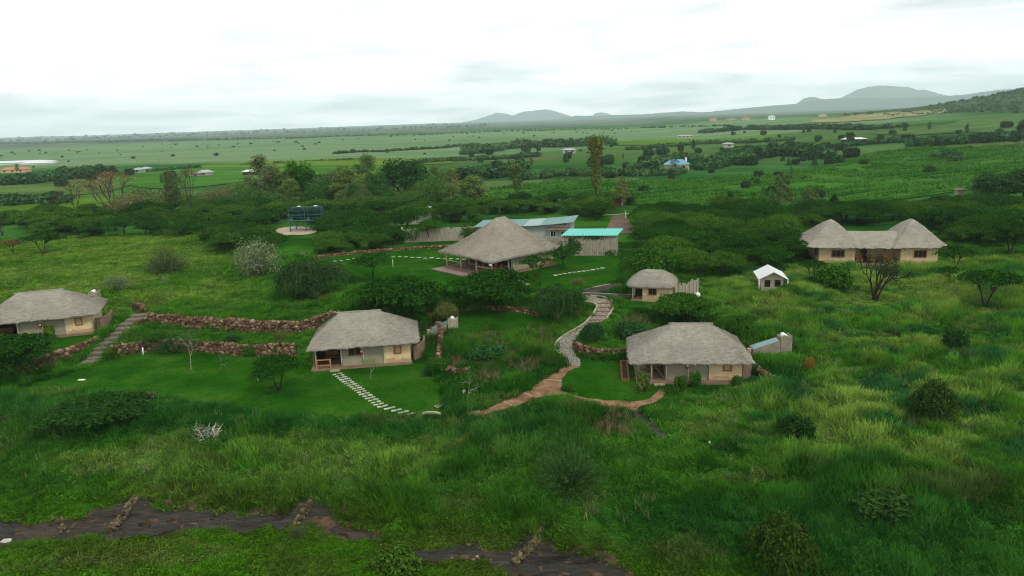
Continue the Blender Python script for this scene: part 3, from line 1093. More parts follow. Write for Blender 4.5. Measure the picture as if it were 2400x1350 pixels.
    # extinguisher on the middle post
    e = thing('fire_extinguisher', 'red fire extinguisher hung on the front post of the %s' % short, 'fire extinguisher', (0, 0, 0), 0, 'fire extinguishers on the cottages')
    xm = (vw + W - Wb) / 2 - .12
    MB().tube([(xm, -.12, 1.45), (xm, -.12, 1.5), (xm, -.12, 1.95), (xm, -.12, 2.05)], [.11, .15, .15, .07], 10).build('cylinder', 'red_paint', e, True)
    MB().tube([(xm, -.12, 2.05), (xm, -.12, 2.2)], .06, 8).build('valve', 'white_paint', e)
    MB().box(xm - .09, xm + .09, -.285, -.262, 1.72, 1.90).build('label_plate', 'white_paint', e)
    _off = Vector((xm, -.12, 1.45))
    e.matrix_world = _M @ Matrix.Translation(_off)
    for c_ in e.children:
        c_.location = -_off
    a = loc
    cr = [(-1.2, -1.6), (W + 1.7, -1.0), (W + 1.7, D + 1), (-1.2, D + 1)]
    KEEP_OUT.append([(a[0] + x * math.cos(rot) - y * math.sin(rot), a[1] + x * math.sin(rot) + y * math.cos(rot)) for x, y in cr])
    return t


R_ = math.radians
CG = 'thatched guest cottages'
cottage('cottage', 'thatched cottage at the picture edge beside the stepped stone way, yellow green shrub in front', 'picture-edge cottage', (-62.6, 82.6, 1.2), R_(19.5), 11.4, CG, False, 3, vw=3.6)
cottage('cottage', 'middle thatched cottage with a dark window in its canvas front, facing the round lawn', 'middle cottage', (-21.15, 72.8, .0), R_(7.4), 10.15, CG, True, 5, ov=.45, ridge=(2.7, 3.3), vw=2.9)
cottage('cottage', 'thatched cottage with planked cream end wall beside the red dirt path', 'plank-ended right-hand cottage', (11.9, 66.0, .0), R_(-7), 9.6, CG, False, 8, planks=True, left_open=True, Wb=2.9, vw=2.6, ridge=(3.4, 2.6), ze=2.15, zr=4.9)

# planter trough along the open side of the right-hand cottage
pl = thing('planter', 'long timber planter trough beside the right-hand cottage veranda', 'planter', (11.05, 66.2, 0), R_(-7))
box('side_board', 'brown_wood', pl, -.75, -.62, 0, 5.6, 0, .30)
box('side_board', 'brown_wood', pl, -.12, .01, 0, 5.6, 0, .30)
box('end_board', 'brown_wood', pl, -.62, -.12, 0, .12, 0, .30)
box('end_board', 'brown_wood', pl, -.62, -.12, 5.48, 5.6, 0, .30)
box('soil', 'earth_core', pl, -.62, -.12, .12, 5.48, 0, .16)

# ---------------------------------------------------------------- the lodge
LZ = 2.65
lodge = thing('lodge', 'big thatched lodge with a steep tent-like roof and open timber deck', 'lodge', (-3.0, 102.7, LZ), R_(40))
dk = thing_part('deck', lodge)
nb = 30
for k in range(nb):
    y0 = -.4 + k * 13.4 / nb
    box('board', 'deck_wood', dk, -1.6, 3.9, y0, y0 + 13.4 / nb - .03, .02, .16)
box('joist', 'dark_inside', dk, -1.5, 3.9, -.35, 12.95, -.5, .015)
box('raised_floor', 'floor_slab', lodge, .6, 13.6, .5, 12.2, -.4, .42)
box('canvas_wall', 'canvas_grey', lodge, 5.1, 8.6, .95, 1.03, .42, 2.9)
box('side_wall', 'tan_plaster', lodge, 8.62, 13.2, .95, 1.15, .42, 2.9)
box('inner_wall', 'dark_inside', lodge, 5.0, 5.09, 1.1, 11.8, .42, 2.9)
box('back_wall', 'tan_plaster', lodge, 5.1, 13.2, 11.8, 12.0, .42, 2.9)
box('end_wall', 'tan_plaster', lodge, 13.2, 13.4, .95, 12.0, .42, 2.9)
window(lodge, 4.2, 4.85, .6, 2.5, .98, 'pale_pole', 'window_dark', 0)
for x, y in ((.75, .7), (.75, 4.3), (.75, 8.2), (.75, 12), (4.1, .85), (5.0, .85), (8.6, .85)):
    post(lodge, x, y, .42, 3.0, .12)
rl = thing_part('railing', lodge)
for y0, y1 in ((.9, 4.1), (8.5, 11.9)):
    for z in (.8, 1.3):
        box('rail', 'brown_wood' if z < 1 else 'pale_pole', rl, .72, .80, y0, y1, z, z + .09)
    for k in range(6):
        y = y0 + (y1 - y0) * (k + .5) / 6
        box('baluster', 'brown_wood', rl, .735, .785, y - .025, y + .025, .42, .8)
box('rail', 'brown_wood', rl, 1.0, 3.9, .66, .74, 1.25, 1.34)
thatch_roof(lodge, 'thatch_warm', (-.3, 14.6, -.3, 13.2), 2.55, ((6.7, 6.6), (8.5, 6.6)), 7.75, 1.25, .32, .7, 13, cap=False, droop=lambda x, y: -.22 * max(0, 1 - math.hypot(x, y) / 4) - .1 * max(0, 1 - math.hypot(x, y - 13) / 4))


def on_lodge(x, y, z=.42):
    p = lodge.matrix_world if False else Matrix.Translation((-3.0, 102.7, LZ)) @ Matrix.Rotation(R_(40), 4, 'Z')
    return p @ Vector((x, y, z))


def dining_table(label, x, y):
    t = thing('dining_table', label, 'table', on_lodge(x, y), R_(40), 'furniture on the lodge deck')
    box('tabletop', 'orange_wood', t, -.45, .45, -.9, .9, .70, .78)
    for a in (-.38, .38):
        for b in (-.8, .8):
            box('leg', 'orange_wood', t, a - .05, a + .05, b - .05, b + .05, 0, .70)


def chair(label, x, y, r):
    t = thing('chair', label, 'chair', on_lodge(x, y), R_(40) + r, 'furniture on the lodge deck')
    box('seat', 'orange_wood', t, -.25, .25, -.25, .25, .42, .48)
    box('backrest', 'orange_wood', t, -.25, .25, .19, .25, .48, 1.05)
    for a in (-.21, .21):
        for b in (-.21, .21):
            box('leg', 'orange_wood', t, a - .03, a + .03, b - .03, b + .03, 0, .42)


dining_table('orange wooden table near the front corner post of the lodge', 2.0, 2.6)
dining_table('orange wooden table farther along the lodge deck', 2.1, 6.6)
chair('wooden chair beside the lodge front wall', 3.5, 1.6, 0)
chair('wooden chair turned towards the front table on the lodge deck', 2.9, 2.6, -1.57)
chair('wooden chair between the two tables on the lodge deck', 2.0, 4.4, 3.14)
chair('wooden chair at the far end of the lodge deck', 2.1, 8.4, 0)
gl = thing('globe_lamp', 'white globe lamp at the front eave corner of the lodge', 'lamp', on_lodge(.2, .2, 2.15))
bm = bmesh.new()
bmesh.ops.create_icosphere(bm, subdivisions=2, radius=.28)
me = bpy.data.meshes.new('globe')
bm.to_mesh(me)
bm.free()
me.materials.append(MATS['white_paint'])
mobj('globe', me, gl)
MB().tube([(0, 0, .2), (0, 0, .6)], .03, 6).build('stem', 'brown_wood', gl)

# ---------------------------------------------------------------- twin-roofed house at the right
tw = thing('house', 'long cream house with two peaked thatch roofs joined by a lower one', 'house', (45.8, 105.9, 2.5), R_(-12.2))
for x0, x1 in ((0, 5.0), (11.2, 16.1)):
    box('wall', 'tan_plaster' if x0 == 0 else 'cream_plaster', tw, x0, x1, 0, 9.0, -.4, 2.75)
box('recess_wall', 'tan_plaster', tw, 5.003, 11.197, 3.0, 8.8, -.4, 2.75)
box('floor_slab', 'floor_slab', tw, 5.003, 11.197, -.2, 2.997, -.4, .12)
window(tw, 1.75, 3.55, 1.15, 2.2, -.03, 'brown_wood', 'window_dark', 2)
window(tw, 12.9, 14.6, 1.15, 2.2, -.03, 'brown_wood', 'window_dark', 2)
window(tw, 1.2, 2.6, 1.1, 2.3, -.03, 'brown_wood', 'window_dark', 0, axis='y')
window(tw, 5.6, 6.5, 1.3, 2.2, -.03, 'brown_wood', 'window_dark', 0, axis='y')
window(tw, 6.4, 7.4, .15, 2.3, 2.97, 'brown_wood', 'window_dark', 0, fname='door_panel')
post(tw, 9.0, .15, .12, 2.7, .09, 'brown_wood')
post(tw, 7.0, .15, .12, 2.7, .09, 'brown_wood')
thatch_roof(tw, 'thatch_grey', (-2.0, 6.2, -1.0, 10.0), 2.6, ((2.45, 4.1), (2.45, 4.9)), 6.15, 'bell', .13, .15, 21, straw=22, cap=False, droop=lambda x, y: .12 * max(0, 1 - math.hypot(x + 1.3, y + 1) / 3))
thatch_roof(tw, 'thatch_grey', (9.9, 17.4, -1.0, 10.0), 2.6, ((13.65, 4.1), (13.65, 4.9)), 6.15, 'bell', .13, .15, 23, straw=22, cap=False, droop=lambda x, y: .12 * max(0, 1 - math.hypot(x - 17.4, y + 1) / 3))
thatch_roof(tw, 'thatch_grey', (3.5, 12.6, -.6, 9.4), 2.5, ((2.5, 4.5), (13.6, 4.5)), 4.35, 1.0, .13, .15, 25, cap=False, straw=22, name='linking_roof')
KEEP_OUT.append([(44, 104.5), (63.5, 100.5), (66, 112), (46, 117)])


def sofa(label, x, y):
    M = Matrix.Translation((45.8, 105.9, 2.62)) @ Matrix.Rotation(R_(-12.2), 4, 'Z')
    t = thing('porch_chair', label, 'chair', M @ Vector((x, y, 0)), R_(-12.2), 'chairs in the porch of the twin-roofed house')
    box('seat', 'orange_wood', t, -.45, .45, -.35, .35, .3, .48)
    box('backrest', 'orange_wood', t, -.45, .45, .28, .36, .48, 1.0)
    for s in (-.45, .41):
        box('arm', 'orange_wood', t, s, s + .05, -.35, .28, .48, .66)
    for a in (-.4, .4):
        for b in (-.3, .3):
            box('leg', 'orange_wood', t, a - .04, a + .04, b - .04, b + .04, 0, .3)


sofa('wooden porch chair nearest to the left block of the twin-roofed house', 5.9, 1.2)
sofa('wooden porch chair in front of the porch door of the twin-roofed house', 7.6, 1.4)
sofa('wooden porch chair nearest to the right block of the twin-roofed house', 10.0, 1.2)

# ---------------------------------------------------------------- small hut with plank screen
hut = thing('hut', 'small domed thatch hut with cream wall and plank screen beside it', 'hut', (15.0, 88.6, 2.45), R_(-17))
box('wall', 'cream_plaster', hut, 1.35, 5.0, 0, 4.0, -.5, 1.95)
box('floor_slab', 'floor_slab', hut, -.1, 1.347, -.1, 4.0, -.5, .1)
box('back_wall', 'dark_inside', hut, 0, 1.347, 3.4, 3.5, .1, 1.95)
window(hut, 2.1, 3.1, .75, 1.7, -.03, 'brown_wood', 'window_dark', 1)
post(hut, .15, .1, .1, 2.0, .09)
post(hut, .15, 2.0, .1, 2.0, .09)
thatch_roof(hut, 'thatch_grey', (-.65, 5.5, -.65, 4.6), 1.72, ((1.9, 2.0), (3.0, 2.0)), 3.55, 1.0, .34, 1.1, 31, cap=False, dome=True)
sp = thing('plank_screen', 'ragged upright plank screen beside the small domed hut', 'screen', (20.1, 87.0, 2.4), R_(22))
for k in range(13):
    h = 2.0 + .55 * random.random() + (.4 if k > 7 else 0)
    box('plank', 'grey_plank', sp, k * .27, k * .27 + .24, -.03 + .05 * (k % 2), .03 + .05 * (k % 2), -.4, h)
for z in (.5, 1.6):
    box('rail', 'grey_plank', sp, 0, 3.5, .085, .13, z, z + .1)
wt_ = thing('white_water_tank', 'small white tank between the domed hut and its plank screen', 'tank', (20.0, 88.6, 4.0))
MB().tube([(-.5, 0, .5), (-.45, 0, .5), (.45, 0, .6), (.5, 0, .6)], [.1, .28, .28, .1], 10).build('body', 'white_paint', wt_, True)
box('stand', 'grey_plank', wt_, -.35, .35, -.2, .2, -1.6, .26)
KEEP_OUT.append([(14, 89), (21, 85.5), (24, 90), (15.5, 94)])

# ---------------------------------------------------------------- safari tent
tn = thing('tent', 'white-roofed safari tent standing alone in the tall grass', 'tent', (31.75, 90.4, 2.35), R_(-12))
W, D = 3.15, 4.2
ov = [(-.25, 1.9), (0.1, 2.05), (W / 2, 2.85), (W - .1, 2.05), (W + .25, 1.9)]
m = MB()
for (xa, za), (xb, zb) in zip(ov, ov[1:]):
    m.slab([(xa, -.55, za), (xb, -.55, zb), (xb - .1, D + .3, zb), (xa - .1, D + .3, za)], .035)
m.build('fly_sheet', 'white_canvas', tn)
m = MB()
m.slab([(.25, .35, .02), (.25, .35, 1.9), (W / 2, .35, 2.6), (W - .25, .35, 1.9), (W - .25, .35, .02)], .0)
m = MB().add([(.25, y, z) if False else (x, y, z) for y in (.35, D) for x, z in ((.25, -.3), (.25, 1.9), (W / 2, 2.6), (W - .25, 1.9), (W - .25, -.3))],
             [(0, 1, 2, 3, 4), (9, 8, 7, 6, 5), (0, 5, 6, 1), (1, 6, 7, 2), (2, 7, 8, 3), (3, 8, 9, 4), (4, 9, 5, 0)])
m.build('tent_body', 'beige_canvas', tn)
window(tn, .48, 1.42, .62, 1.75, .33, 'beige_canvas', 'window_dark', 0, fname='mesh_panel')
window(tn, 1.72, 2.66, .62, 1.75, .33, 'beige_canvas', 'window_dark', 0, fname='mesh_panel')
for x in (-.15, W + .15):
    post(tn, x, -.45, -.3, 1.93, .07, 'white_canvas')
box('platform', 'tan_plaster', tn, .0, W, -.3, D + .2, -.9, -.28)
KEEP_OUT.append([(31.2, 89.6), (35.4, 88.8), (36.4, 94.6), (32.2, 95.2)])

# ---------------------------------------------------------------- turquoise shed, service building, palisade
sh = thing('shed', 'plank walled shed under a bright turquoise sheet roof', 'shed', (8.7, 119.6, 2.6), R_(-12))
W, D, H = 8.9, 4.7, 3.45
n = 30
core = box('wall_core', 'dark_inside', sh, .06, W - .06, .06, D - .06, -.2, H)
for k in range(n):
    x0 = W * k / n
    box('plank', 'grey_plank', sh, x0, x0 + W / n - .025, .0 - .03 * random.random(), .057, -.3 - .1 * random.random(), H - .02 - .25 * random.random() * (random.random() > .6))
for k in range(22):
    y0 = .06 + (D - .12) * k / 22
    box('plank', 'grey_plank', sh, W - .057, W + .03 * random.random(), y0, y0 + D / 22 - .03, -.3, H - .02)
for k in range(22):
    y0 = .06 + (D - .12) * k / 22
    box('plank', 'grey_plank', sh, -.03 * random.random(), .057, y0, y0 + D / 22 - .03, -.3, H - .02)
rf = thing_part('roof', sh)
for k in range(3):
    xa, xb = -.2 + (W + .4) * k / 3, -.2 + (W + .4) * (k + 1) / 3 - .02
    MB().slab([(xa, -.35, H + .06), (xb, -.35, H + .06), (xb + .7, D + .35, H + .40), (xa + .7, D + .35, H + .40)], .06).build('roof_sheet', 'turquoise_metal', rf)
KEEP_OUT.append([(8, 119), (18, 117), (20, 125), (10, 127)])

kt = thing('service_building', 'grey building under a long curved green metal roof behind the lodge', 'building', (-6.0, 138.5, 2.2), R_(-12))
W, D = 17.6, 6.8


def ktop(x):
    s = x / W
    return 3.15 + .5 * max(0, (s - .45) / .55) ** 2 + .25 * s


m = MB()
xs = [W * k / 12 for k in range(13)]
for a, b in zip(xs, xs[1:]):
    m.add([(x, y, z) for x, z in ((a, -.4), (b, -.4), (b, ktop(b)), (a, ktop(a))) for y in (0, D)], [(0, 2, 4, 6), (1, 7, 5, 3)])
m.add([(x, y, z) for x in (0, W) for y in (0, D) for z in (-.4, ktop(x))], [(0, 1, 3, 2), (4, 6, 7, 5)])
m.build('wall', 'grey_plaster', kt)
rf = thing_part('roof', kt)
for k in range(6):
    P = [-.8 + (W + 1.7) * (k + j / 4) / 6 for j in range(5)]
    m = MB()
    for a, b in zip(P, P[1:]):
        b2 = b - (.03 if b == P[-1] else 0)
        m.slab([(a, -.9, ktop(a) + .07), (b2, -.9, ktop(b2) + .07), (b2, D + .6, ktop(b2) + .30), (a, D + .6, ktop(a) + .30)], .06)
    m.build('roof_sheet', 'pale_metal' if k == 3 else 'green_metal', rf)
window(kt, 13.9, 15.0, 1.1, 2.3, -.04, 'white_paint', 'window_dark', 1)
window(kt, 15.9, 17.0, 1.1, 2.3, -.04, 'white_paint', 'window_dark', 1)
MB().slab([(13.4, -1.0, 2.65), (17.4, -1.0, 2.65), (17.4, -.003, 3.0), (13.4, -.003, 3.0)], .08).build('awning', 'rust_roof', kt)
for x in (14.6, 15.5, 16.4):
    box('vent', 'window_dark', kt, x, x + .5, -.04, -.002, 3.45, 3.65)
pf = thing('palisade_fence', 'weathered upright plank fence running left from behind the lodge', 'fence', (-20.6, 139.3, 2.5), R_(2))
for k in range(60):
    h = 2.55 + .3 * random.random()
    box('plank', 'grey_plank', pf, k * .24, k * .24 + .215, -.04 * random.random(), .05, -.4, h)
for z in (.7, 1.9):
    box('rail', 'grey_plank', pf, 0, 14.4, .053, .13, z, z + .1)
pf = thing('palisade_fence', 'weathered plank fence between the lodge roof and the turquoise shed', 'fence', (1.2, 124.2, 2.55), R_(-12))
for k in range(32):
    h = 2.3 + .35 * random.random()
    box('plank', 'grey_plank', pf, k * .24, k * .24 + .215, -.04 * random.random(), .05, -.4, h)
for z in (.7, 1.8):
    box('rail', 'grey_plank', pf, 0, 7.7, .053, .13, z, z + .1)
p = at(944, 556)
ps = thing('fence_post', 'single pale post standing at the end of the plank fence', 'post', p)
MB().tube([(0, 0, -.3), (0, 0, 2.1)], .16, 8).build('shaft', 'pale_pole', ps, True)

# roof showing between the acacias
p = at(930, 528)
ro = thing('outbuilding', 'low outbuilding roof of grey green sheets half hidden among acacias', 'building', (p.x, p.y, 2.6), R_(8))
box('wall', 'grey_plaster', ro, 0.2, 8.0, .2, 4.8, -.3, 2.6)
for k in range(4):
    MB().slab([(k * 2.05, -.2, 2.75 + .09 * k), (k * 2.05 + 2.02, -.2, 2.84 + .09 * k), (k * 2.05 + 2.02, 5.2, 3.2 + .09 * k), (k * 2.05, 5.2, 3.11 + .09 * k)], .06).build('roof_sheet', 'pale_metal' if k == 3 else 'green_metal', ro)
p = at(900, 474)
ro = thing('outbuilding', 'pale blue white shed half hidden under the big dark tree', 'building', (p.x - 4, p.y, p.z), R_(-4))
box('wall', 'grey_plaster', ro, 0, 8, 0, 4, -.3, 1.7)
MB().slab([(-.3, -.3, 1.75), (8.3, -.3, 1.75), (8.3, 4.3, 2.5), (-.3, 4.3, 2.5)], .08).build('roof', 'white_canvas', ro)

# ---------------------------------------------------------------- water tanks on their stand
P = at(712, 545)
PX = P.x - 3.4
st = thing('tank_stand', 'green steel platform with railings carrying two water tanks', 'platform', (PX, 160.0, 2.6), R_(-3))
box('deck_plate', 'stand_green', st, -.2, 7.6, -.3, 4.2, 2.35, 2.5)
for x in (.1, 3.6, 7.2):
    for y in (0, 3.9):
        MB().box(x - .1, x + .1, y - .1, y + .1, -.5, 2.35).build('post', 'stand_green', st)
for xa, xb in ((.1, 3.6), (3.6, 7.2)):
    MB().tube([(xa, -.0, .2), (xb, -.0, 2.2)], .05, 5).build('brace', 'stand_green', st)
    MB().tube([(xb, -.0, .2), (xa, -.0, 2.2)], .05, 5).build('brace', 'stand_green', st)
rl = thing_part('railing', st)
for z in (3.1, 3.65):
    box('rail', 'stand_green', rl, -.2, 7.6, -.3, -.24, z, z + .07)
    box('rail', 'stand_green', rl, -.2, -.14, -.24, 4.2, z, z + .07)
    box('rail', 'stand_green', rl, 7.54, 7.6, -.24, 4.2, z, z + .07)
for k in range(9):
    x = -.17 + 7.7 * k / 8
    box('baluster', 'stand_green', rl, x - .035, x + .035, -.29, -.25, 2.5, 3.1)
box('frame_beam', 'stand_green', st, -.05, 7.4, .05, .15, 5.35, 5.48)
for x in (.0, 3.55, 7.35):
    box('frame_post', 'stand_green', st, x - .06, x + .06, .045, .16, 2.5, 5.35)
for k, lab in enumerate(('dark green plastic water tank at the left on the steel stand', 'dark green plastic water tank at the right on the steel stand')):
    M = Matrix.Translation((PX, 160.0, 2.6)) @ Matrix.Rotation(R_(-3), 4, 'Z')
    t = thing('water_tank', lab, 'water tank', M @ Vector((1.8 + 3.75 * k, 2.0, 2.5)), 0, 'water tanks on the stand')
    MB().tube([(0, 0, z) for z in (0, .9, .95, 1.0, 1.75, 1.8, 1.85, 2.5, 2.75)], [1.6, 1.6, 1.66, 1.6, 1.6, 1.66, 1.6, 1.6, 1.25], 20).build('shell', 'tank_green', t, True)
    MB().tube([(0, 0, 2.75), (0, 0, 2.95)], .4, 12).build('lid', 'white_paint', t)
sheet('bare_ground', outline([(646, 542), (660, 535), (700, 532), (735, 537), (742, 545), (715, 551), (665, 551)]), 'tan_ground', .12, 1.2, label='tan bare earth patch in front of the water tanks')


# ---------------------------------------------------------------- plank solar heaters
def heater(label, loc, rot, L=2.0, mat='grey_plank'):
    t = thing('solar_heater', label, 'solar heater', loc, rot, 'solar water heaters behind the cottages')
    # box with planks; the collector slopes down to the left
    core = box('housing', mat, t, .08, 1.15, .08, 1.2, -.5, 1.25)
    for k in range(5):
        x0 = .02 + k * .24
        box('plank', mat, t, x0, x0 + .225, .0, .077, -.5, 1.38 + .12 * math.sin(k * 1.3))
    for k in range(5):
        y0 = .08 + k * .24
        box('plank', mat, t, 1.153, 1.22, y0, y0 + .225, -.5, 1.40)
    for k in range(int(L / .24)):
        xa = -L + k * .24
        za = .1 + .75 * (k + .5) * .24 / L
        box('plank', mat, t, xa, xa + .225, .0, .07, -.6, za)
    MB().slab([(-L, .05, .12), (0.03, .05, .90), (0.03, 1.15, 1.02), (-L, 1.15, .24)], .08).build('collector_frame', 'brown_wood', t)
    MB().slab([(-L + .12, .14, .175), (-.08, .14, .885), (-.08, 1.04, .985), (-L + .12, 1.04, .275)], .02).build('glass_panel', 'solar_glass', t)
    MB().tube([(.55, .12, 1.3), (.55, .2, 1.3), (.55, .95, 1.3), (.55, 1.05, 1.3)], [.12, .25, .25, .12], 12).build('tank', 'white_paint', t, True)
    MB().tube([(-L - .25, .35, -.6), (-L - .25, .35, .2)], .24, 8).build('foot_block', 'kerb_stone', t)


heater('plank solar heater on the grass behind the picture-edge cottage', (-59.2, 98.9, 2.3), R_(10), 2.1)
heater('plank solar heater box on the mown slope behind the middle cottage', (-7.6, 81.0, 1.45), R_(4), 2.0)
heater('grey solar heater with tilted blue glass behind the right-hand cottage', (27.2, 70.6, hz(27.2, 70.6) + .5), R_(4), 2.9, 'clay_grey')

# ---------------------------------------------------------------- farther buildings
def far_house(name, label, px, py, w, d, h, roof, wall='tan_plaster', rh=1.6, wins=True, group='far farm buildings', rot=0):
    p = at(px, py)
    t = thing(name, label, 'building', p, rot, group)
    box('wall', wall, t, -w / 2, w / 2, 0, d, -.8, h)
    m = MB().add([(-w / 2 - .6, -.6, h), (w / 2 + .6, -.6, h), (w / 2 + .6, d + .6, h), (-w / 2 - .6, d + .6, h), (-w / 2 + d * .3, d / 2, h + rh), (w / 2 - d * .3, d / 2, h + rh)],
                 [(0, 1, 5, 4), (1, 2, 5), (2, 3, 4, 5), (3, 0, 4), (3, 2, 1, 0)])
    m.build('roof', roof, t)
    k = max(1, int(w / 4)) if wins else 0
    for i in range(k):
        c = -w / 2 + w * (i + .5) / k
        window(t, c - .6, c + .6, h * .35, h * .8, -.04, 'brown_wood', 'window_dark', 0)
    return t


bh = far_house('farmhouse', 'pale round-walled farmhouse under a bright blue roof among the fields', 1590, 401, 8.5, 6.5, 2.6, 'blue_metal', 'tan_plaster', 2.0)
bx = MB().tube([(4.4, 6, -.5), (4.4, 6, 5.0)], .4, 8)
bx.build('water_tower', 'white_paint', bh)
far_house('greenhouse', 'long low white greenhouse at the far left edge of the plain', 18, 386, 60, 24, 1.5, 'white_canvas', 'white_canvas', 1.4, False)
far_house('greenhouse', 'narrow white greenhouse reaching right from the longer one', 84, 386, 26, 10, 1.2, 'white_canvas', 'white_canvas', .9, False)
far_house('farmhouse', 'orange tiled farm building below the white greenhouses', 30, 406, 15, 7, 2.2, 'orange_tile', 'cream_plaster', 1.4)
far_house('farmhouse', 'white roofed farm shed in front of the dark hedge at far left', 322, 406, 5, 5, 2.0, 'pale_roof', 'grey_plaster', 1.0)
far_house('farmhouse', 'second white roofed shed along the same dark hedge', 338, 403, 4.5, 5, 1.9, 'pale_roof', 'grey_plaster', 1.0)
far_house('farmhouse', 'white and grey farmstead shed in the bright green field', 478, 413, 6, 5, 1.9, 'pale_roof', 'grey_plaster', 1.2)
far_house('farmhouse', 'low grey shed beside the white farmstead shed', 458, 414, 5, 4, 1.5, 'rust_roof', 'grey_plaster', .8)
far_house('farmhouse', 'dark farm shed with white roof just left of the tall grey trees', 582, 412, 5.5, 5, 2.0, 'white_canvas', 'dark_inside', 1.0)
far_house('farmhouse', 'long white roofed barn on the right-hand fields beside a round tree', 2006, 336, 12, 6, 2.4, 'white_canvas', 'dark_inside', .9)
far_house('farmhouse', 'small white shed below the two round trees on the far fields', 1709, 346, 6, 5, 2.4, 'pale_roof', 'grey_plaster', .8)
far_house('farmhouse', 'white shed row at the edge of the pale plain', 1607, 324, 16, 6, 2.4, 'pale_roof', 'grey_plaster', .8)
far_house('farmhouse', 'pale farm cluster house beside the hedge left of the tall lone tree', 1335, 360, 8, 6, 2.4, 'pale_roof', 'grey_plaster', 1.0)
far_house('farmhouse', 'tiny white house in the wood below the umbrella tree on the plain', 1211, 348, 9, 6, 2.4, 'pale_roof', 'grey_plaster', 1.0)
far_house('farmhouse', 'cream house on the pale sunlit fields under the mountain', 1930, 274, 13, 8, 3, 'pale_roof', 'cream_plaster', 1.4)
far_house('farmhouse', 'white block on the slope beneath the wooded ridge', 1810, 281, 9, 8, 6, 'white_paint', 'white_paint', 1)
far_house('farmhouse', 'orange roofed village house under the wooded ridge', 1672, 283, 13, 8, 3, 'orange_tile', 'cream_plaster', 1.6)
far_house('farmhouse', 'second orange roofed village house along the foot of the ridge', 1715, 282, 14, 8, 3, 'rust_roof', 'cream_plaster', 1.6)
far_house('farmhouse', 'third village house with cream walls at the foot of the ridge', 1750, 281, 13, 8, 3, 'orange_tile', 'cream_plaster', 1.6)
far_house('farmhouse', 'small dark hut at the hedge corner of the right-hand crop field', 2251, 464, 1.5, 1.5, 2.1, 'rust_roof', 'grey_plank', .3, False)

p = at(1443, 482)
kb = thing('kiosk', 'open brown wooden shelter beside the track at the field edge', 'shelter', (p.x - 2.2, p.y, p.z), R_(4))
box('back_wall', 'brown_wood', kb, 0, 4.6, 2.4, 2.5, 0, 2.0)
box('counter', 'brown_wood', kb, 0, 4.6, 0, .2, 0, .95)
for x in (.1, 2.3, 4.5):
    for y in (.3, 2.3):
        box('post', 'pale_bark', kb, x - .07, x + .07, y - .07, y + .07, 0, 2.2)
MB().slab([(-.8, -.5, 2.15), (5.2, -.5, 2.25), (5.2, 2.9, 2.5), (-.8, 2.9, 2.4)], .1).build('roof', 'rust_roof', kb)
box('white_sack', 'white_paint', kb, .5, .9, .25, .6, .96, 1.6)
p = at(1466, 512)
gf = thing('rail_fence', 'short white rail fence at the top of the brown track', 'fence', p, R_(18))
for x in (0, 1.9):
    MB().box(x - .09, x + .09, -.09, .09, -.3, 1.75 if x == 0 else 1.4).build('post', 'pale_pole', gf)
MB().tube([(0.09, 0, 1.0), (3.4, 0, 1.35)], .08, 6).build('rail', 'pale_pole', gf)
MB().tube([(-5.6, 0, 1.15), (-.09, 0, 1.05)], .05, 6).build('rail', 'pale_pole', gf)


# ---------------------------------------------------------------- stones and dry stone walls
def stone_mesh(seed, name='stone', mat='soil_stone', k=13, flat=1.0):
    r = random.Random(seed)
    bm = bmesh.new()
    for i in range(k):
        z = 1 - 2 * (i + .5) / k
        a = i * 2.4 + r.random() * .6
        q = math.sqrt(1 - z * z)
        s = .42 + .16 * r.random()
        bm.verts.new((q * math.cos(a) * s, q * math.sin(a) * s, z * s * flat))
    bmesh.ops.convex_hull(bm, input=bm.verts)
    loose = [v for v in bm.verts if not v.link_faces]
    bmesh.ops.delete(bm, geom=loose, context='VERTS')
    bmesh.ops.recalc_face_normals(bm, faces=bm.faces)
    me = bpy.data.meshes.new(name)
    bm.to_mesh(me)
    bm.free()
    me.materials.append(MATS[mat])
    return me


STONES = [stone_mesh(i) for i in range(8)]
MOSSY = [stone_mesh(20 + i, 'stone', 'mossy_stone') for i in range(6)]
PALE = [stone_mesh(40 + i, 'slab', 'pale_stone', 13, .35) for i in range(4)]


def put(name, me, parent, loc, scale, rot=None, **kw):
    o = bpy.data.objects.new(name, me)
    o.location = loc
    o.scale = scale if isinstance(scale, (tuple, list)) else (scale,) * 3
    o.rotation_euler = rot if rot is not None else (random.random() * .8, random.random() * .8, random.random() * 6.28)
    link(o, parent)
    return props(o, **kw)


